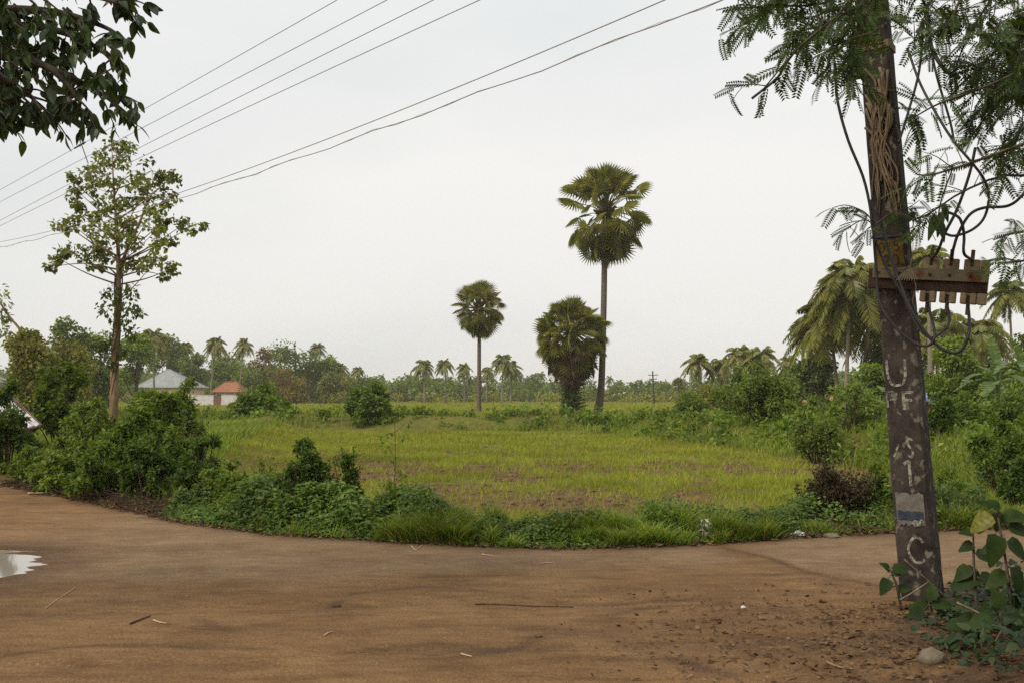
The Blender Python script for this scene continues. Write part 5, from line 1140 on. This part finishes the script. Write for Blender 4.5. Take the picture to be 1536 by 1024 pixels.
# ------------------------------------------------------------------ banana plants
def banana_leaf(B, b, az, el, L_, wd, sag, r):
    h = np.array([math.cos(az), math.sin(az), 0]); s = np.linspace(0, 1, 12); pp = b + np.outer(s * math.cos(el) * L_, h) + np.outer(s * math.sin(el) * L_ - sag * L_ * s ** 2, AX[2])
    tube(B, pp, [.03, .006], 4, False); tg = nrm(np.gradient(pp, axis=0)); sd = nrm(np.cross(tg, AX[2] + 1e-4)); up = np.cross(sd, tg)
    w = wd * np.sin(math.pi * np.clip(.08 + .9 * s, 0, 1)) ** .6 * (s > .12)
    for sg in (-1, 1):
        for i in range(1, 11):                        # torn into strips
            g = .07 * (r.random() < .45); a0 = pp[i] + (pp[i + 1] - pp[i]) * g
            e0 = a0 + sd[i] * sg * w[i] + up[i] * w[i] * .35 - AX[2] * w[i] * .25 * r.random() + tg[i] * .08; e1 = pp[i + 1] + sd[i + 1] * sg * w[min(i + 1, 11)] + up[i + 1] * w[i] * .35 - AX[2] * w[i] * .3 * r.random() + tg[i] * .05
            B.add([a0, pp[i + 1], e1, e0], [[0, 1, 2, 3]])
def banana(label, px, py, Yd, specs, seed, scale=1):
    r = np.random.default_rng(seed); c = W(px, py, Yd); z0 = gz1(c[0], Yd); t = thing('banana_plant', label, 'plant', (c[0], Yd, z0), 'banana plants')
    B = MB(); tube(B, spl([[c[0] + .1, Yd, z0], [c[0], Yd, (z0 + c[2]) / 2], c], 8), [.14, .11, .07], 8); B.obj('stem', M['banana'], t, smooth=True)
    B = MB()
    for az, el, l, sag in specs: banana_leaf(B, c, R(az), R(el), l * scale, .3 * scale, sag, r)
    B.obj('leaves', M['banana'], t)
banana('banana plant with one upright leaf near the right edge', 1496, 572, 38, [(200, 80, 2.0, .1), (250, 55, 1.9, .5), (185, 40, 1.8, .7), (170, 15, 1.6, .5), (330, 60, 2.0, .5), (10, 42, 1.9, .7), (300, 35, 1.7, .8), (90, 50, 1.8, .5), (225, 10, 1.3, .6)], 1)
banana('fuller banana plant cut by the right edge', 1540, 560, 36, [(180, 70, 2.0, .3), (200, 45, 2.0, .7), (240, 50, 1.9, .7), (150, 35, 1.8, .7), (320, 60, 2, .5), (20, 40, 1.9, .7), (270, 25, 1.6, .6)], 2)
banana('short banana plant with a pale drooping leaf at the left of the utility pole', 1326, 592, 44, [(190, 45, 1.5, .7), (250, 55, 1.4, .7), (170, 20, 1.3, .5), (330, 55, 1.5, .6), (30, 40, 1.4, .7)], 3)

# ------------------------------------------------------------------ small things on the road
def rock(name, label, px, py, sx, sz_, mat, seed, cat, group=None):
    r = np.random.default_rng(seed); g = G(px, py); g[2] = rz(g[0], g[1]); n1, n2 = 14, 9; V = []; s = Sz(sx, g[1])
    for i in range(n2):
        ph = math.pi * i / (n2 - 1)
        for j in range(n1):
            a = 2 * math.pi * j / n1; d = np.array([math.sin(ph) * math.cos(a), math.sin(ph) * math.sin(a), math.cos(ph)]); k = 1 + .5 * (vn(d[0] * 1.7 + seed, d[1] * 1.7 + d[2] * 1.3, seed) - .5); V.append(g + d * k * s * np.array([1, .8, sz_]) + [0, 0, s * sz_ * .45])
    B = MB(); B.add(V, [[i * n1 + j, i * n1 + (j + 1) % n1, (i + 1) * n1 + (j + 1) % n1, (i + 1) * n1 + j] for i in range(n2 - 1) for j in range(n1)])
    return tag(B.obj(name, M[mat], origin=g, smooth=True), label, cat, group)
rock('stone', 'grey-brown stone among the fallen leaves at the bottom right', 1398, 1004, 20, .7, 'stone', 1, 'stone')
rock('stone', 'reddish stone under the ground cover at the bottom right', 1448, 982, 18, .75, 'redstone', 2, 'stone')
rock('earth_clod', 'dark earth clod on the road left of centre', 505, 906, 6, .6, 'clod', 3, 'clod')
rock('earth_clod', 'small dark clod on the road beside the wheel rut', 808, 954, 6, .4, 'clod', 4, 'clod')
rock('stone', 'small pale stone lying on the road left of the pole', 1115, 913, 4, .6, 'plaster', 5, 'stone')
rock('stone', 'pale flat stone at the verge edge under the withered bush', 1247, 806, 12, .35, 'stone', 6, 'stone')
def twig(name, label, pts, Yl_, rad, mat, cat, group=None, ground=True):
    B = MB(); P = []
    for a, b in pts:
        if ground: g = G(a, b); g[2] = rz(g[0], g[1]) + rad; P.append(g)
        else: P.append(W(a, b, Yl_))
    pp = spl(P, 16); tube(B, pp, [rad, rad * .6], 5); return tag(B.obj(name, M[mat], origin=P[0], smooth=True), label, cat, group)
twig('stick', 'short dark stick on the road at the lower left', [(195, 936), (210, 930), (226, 924)], 0, .008, 'drybr', 'stick', 'sticks on the ground')
twig('stick', 'pale stick lying at the far left road edge', [(42, 742), (60, 741), (82, 740)], 0, .02, 'straw', 'stick', 'sticks on the ground')
twig('straw', 'thin straw on the road right of the puddle', [(68, 912), (90, 897), (113, 881)], 0, .004, 'straw', 'straw', 'straws on the road')
twig('straw', 'short pink straw right of the dark stick at the lower left', [(230, 931), (240, 934), (250, 935)], 0, .007, 'straw', 'straw', 'straws on the road')
twig('straw', 'bent straw beside the verge at the left of centre', [(617, 819), (624, 825), (634, 817)], 0, .006, 'straw', 'straw', 'straws on the road')
twig('straw', 'straw lying near the verge at the road centre', [(723, 831), (730, 833), (739, 834)], 0, .007, 'straw', 'straw', 'straws on the road')
twig('straw', 'long thin straw on the road right of centre near the verge', [(810, 846), (820, 845), (830, 845)], 0, .006, 'straw', 'straw', 'straws on the road')
twig('straw', 'short straw on the road at bottom left of centre', [(487, 953), (492, 950), (498, 948)], 0, .007, 'straw', 'straw', 'straws on the road')
twig('straw', 'straw on the road at the bottom centre', [(692, 980), (700, 983), (708, 985)], 0, .006, 'straw', 'straw', 'straws on the road')
twig('stick', 'long dark twig lying on the road right of centre', [(712, 903), (750, 905), (800, 909), (860, 910)], 0, .007, 'drybr', 'stick', 'sticks on the ground')
twig('stick', 'curved dry stick among leaves left of the pole', [(1240, 998), (1258, 1006), (1280, 1010)], 0, .009, 'bark', 'stick', 'sticks on the ground')
twig('dry_branch', 'long dry branch sloping down across the plants at the bottom right', [(1435, 903), (1480, 925), (1515, 948), (1560, 975)], 6.2, .008, 'vine', 'branch', 'dry branches at the pole foot', False)
twig('dry_branch', 'dry branch leaning across the foot of the pole', [(1350, 899), (1372, 886), (1394, 871)], 7.3, .008, 'vine', 'branch', 'dry branches at the pole foot', False)
twig('dry_branch', 'thin dry branch crossing the lower pole toward the plants', [(1356, 838), (1390, 868), (1420, 895), (1440, 905)], 7.25, .005, 'vine', 'branch', 'dry branches at the pole foot', False)
twig('dry_branch', 'upright bent dry branch at the bottom right, left of its pair', [(1476, 938), (1472, 965), (1482, 995), (1498, 1020)], 6.0, .006, 'drybr', 'branch', 'dry branches at the pole foot', False)
twig('dry_branch', 'upright bent dry branch at the bottom right, right of its pair', [(1502, 945), (1490, 970), (1492, 995), (1506, 1024)], 5.95, .006, 'drybr', 'branch', 'dry branches at the pole foot', False)
B = MB(); g = W(1452, 866, 7.6); g[2] = rz(g[0], g[1]); boxf(B, g, *AX, -.05, .05, -.05, .05, -.05, .2, .015); tag(B.obj('stump', M['drybr'], origin=g), 'short dark stump at the roadside right of the pole', 'stump')
# crumpled plastic bag and scraps
def crumple(name, label, px, py, sx, sy, sz_, mat, seed, cat):
    r = np.random.default_rng(seed); g = G(px, py); g[2] = max(gz1(g[0], g[1]), rz(g[0], g[1])); n = 15; V = []
    for i in range(n):
        for j in range(n):
            u, v = i / (n - 1) - .5, j / (n - 1) - .5; h = max(0, 1 - 3.6 * (u * u + v * v)); V.append(g + np.array([u * sx + .02 * r.normal(), v * sy + .02 * r.normal(), sz_ * (.15 + h * .85) * (.4 + .9 * r.random()) + .01]))
    B = MB(); B.add(V, [[i * n + j, (i + 1) * n + j, (i + 1) * n + j + 1, i * n + j + 1] for i in range(n - 1) for j in range(n - 1)]); return tag(B.obj(name, M[mat], origin=g), label, cat)
crumple('plastic_bag', 'crumpled white and blue plastic bag in the verge grass', 1056, 808, .27, .22, .17, 'bag', 1, 'bag')
crumple('wrapper', 'small white wrapper on the verge left of the withered bush', 1197, 804, .12, .1, .05, 'bag', 2, 'wrapper')
crumple('paper_scrap', 'red paper scrap on the left verge', 176, 741, .16, .14, .06, 'redscrap', 3, 'scrap')

# ------------------------------------------------------------------ air, sky, sun, camera
hm = bpy.data.materials.new('haze_air'); N, L = nt(hm); N.clear(); o = N.new('ShaderNodeOutputMaterial'); v = N.new('ShaderNodeVolumePrincipled')
v.inputs['Color'].default_value = (1, .96, .87, 1); v.inputs['Density'].default_value = .00032; v.inputs['Anisotropy'].default_value = .2; L.new(v.outputs[0], o.inputs['Volume'])
B = MB(); boxf(B, (0, 0, 0), *AX, -1300, 1300, -450, 1300, -2.2, 26); tag(B.obj('haze', hm), kind='stuff')

sc = bpy.context.scene
w = bpy.data.worlds.new('World'); sc.world = w; w.use_nodes = True; N, L = w.node_tree.nodes, w.node_tree.links
bg = N['Background']; sky = N.new('ShaderNodeTexSky'); sky.sky_type = 'NISHITA'; sky.sun_disc = False
EL, AZ = R(42), R(-128)                       # sun: behind the camera, to the left, veiled by cloud
sky.sun_elevation = EL; sky.sun_rotation = AZ; sky.air_density = 1.2; sky.dust_density = 3
tc = N.new('ShaderNodeTexCoord'); mp = N.new('ShaderNodeMapping'); mp.inputs['Scale'].default_value = (1, 1, 3.2); L.new(tc.outputs['Generated'], mp.inputs[0])
nz = N.new('ShaderNodeTexNoise'); nz.inputs['Scale'].default_value = 1.25; nz.inputs['Detail'].default_value = 5; nz.inputs['Roughness'].default_value = .45; L.new(mp.outputs[0], nz.inputs[0])
cr = N.new('ShaderNodeValToRGB'); e = cr.color_ramp.elements; e[0].position = .34; e[0].color = (.61, .635, .64, 1); e[1].position = .64; e[1].color = (.78, .765, .74, 1); L.new(nz.outputs[0], cr.inputs[0])
sx = N.new('ShaderNodeSeparateXYZ'); L.new(tc.outputs['Generated'], sx.inputs[0]); mr = N.new('ShaderNodeMapRange'); mr.inputs[1].default_value = 0; mr.inputs[2].default_value = .55; mr.inputs[3].default_value = 9.3; mr.inputs[4].default_value = 11.2; L.new(sx.outputs[2], mr.inputs[0])
vm = N.new('ShaderNodeVectorMath'); vm.operation = 'SCALE'; L.new(cr.outputs[0], vm.inputs[0]); L.new(mr.outputs[0], vm.inputs['Scale'])
mx = N.new('ShaderNodeMix'); mx.data_type = 'RGBA'; mx.inputs[0].default_value = .93; L.new(sky.outputs[0], mx.inputs[6]); L.new(vm.outputs[0], mx.inputs[7])
L.new(mx.outputs[2], bg.inputs[0]); bg.inputs[1].default_value = .1
ld = bpy.data.lights.new('sun', 'SUN'); ld.energy = 2.35; ld.angle = R(22); ld.color = (1, .91, .77); lo = bpy.data.objects.new('sun', ld); C.objects.link(lo)
from mathutils import Vector
dv_ = Vector((math.sin(AZ) * math.cos(EL), math.cos(AZ) * math.cos(EL), math.sin(EL))); lo.rotation_euler = dv_.to_track_quat('Z', 'Y').to_euler(); lo.location = (0, 0, 20)

cd_ = bpy.data.cameras.new('camera'); cam = bpy.data.objects.new('camera', cd_); C.objects.link(cam); cam.location = (0, 0, CAMH); cam.rotation_euler = (math.pi / 2 + PITCH, 0, 0)
cd_.sensor_width = 36; cd_.lens = 36 * F / 1536; cd_.clip_end = 4000; cd_.clip_start = .05; sc.camera = cam
sc.view_settings.view_transform = 'Standard'; sc.view_settings.look = 'None'; sc.view_settings.exposure = .3; sc.view_settings.gamma = 1
cy = sc.cycles; cy.max_bounces = 6; cy.diffuse_bounces = 4; cy.transmission_bounces = 4; cy.transparent_max_bounces = 8; cy.volume_bounces = 1; cy.use_denoising = False
cy.filter_width = 1.5; cy.caustics_reflective = False; cy.caustics_refractive = False
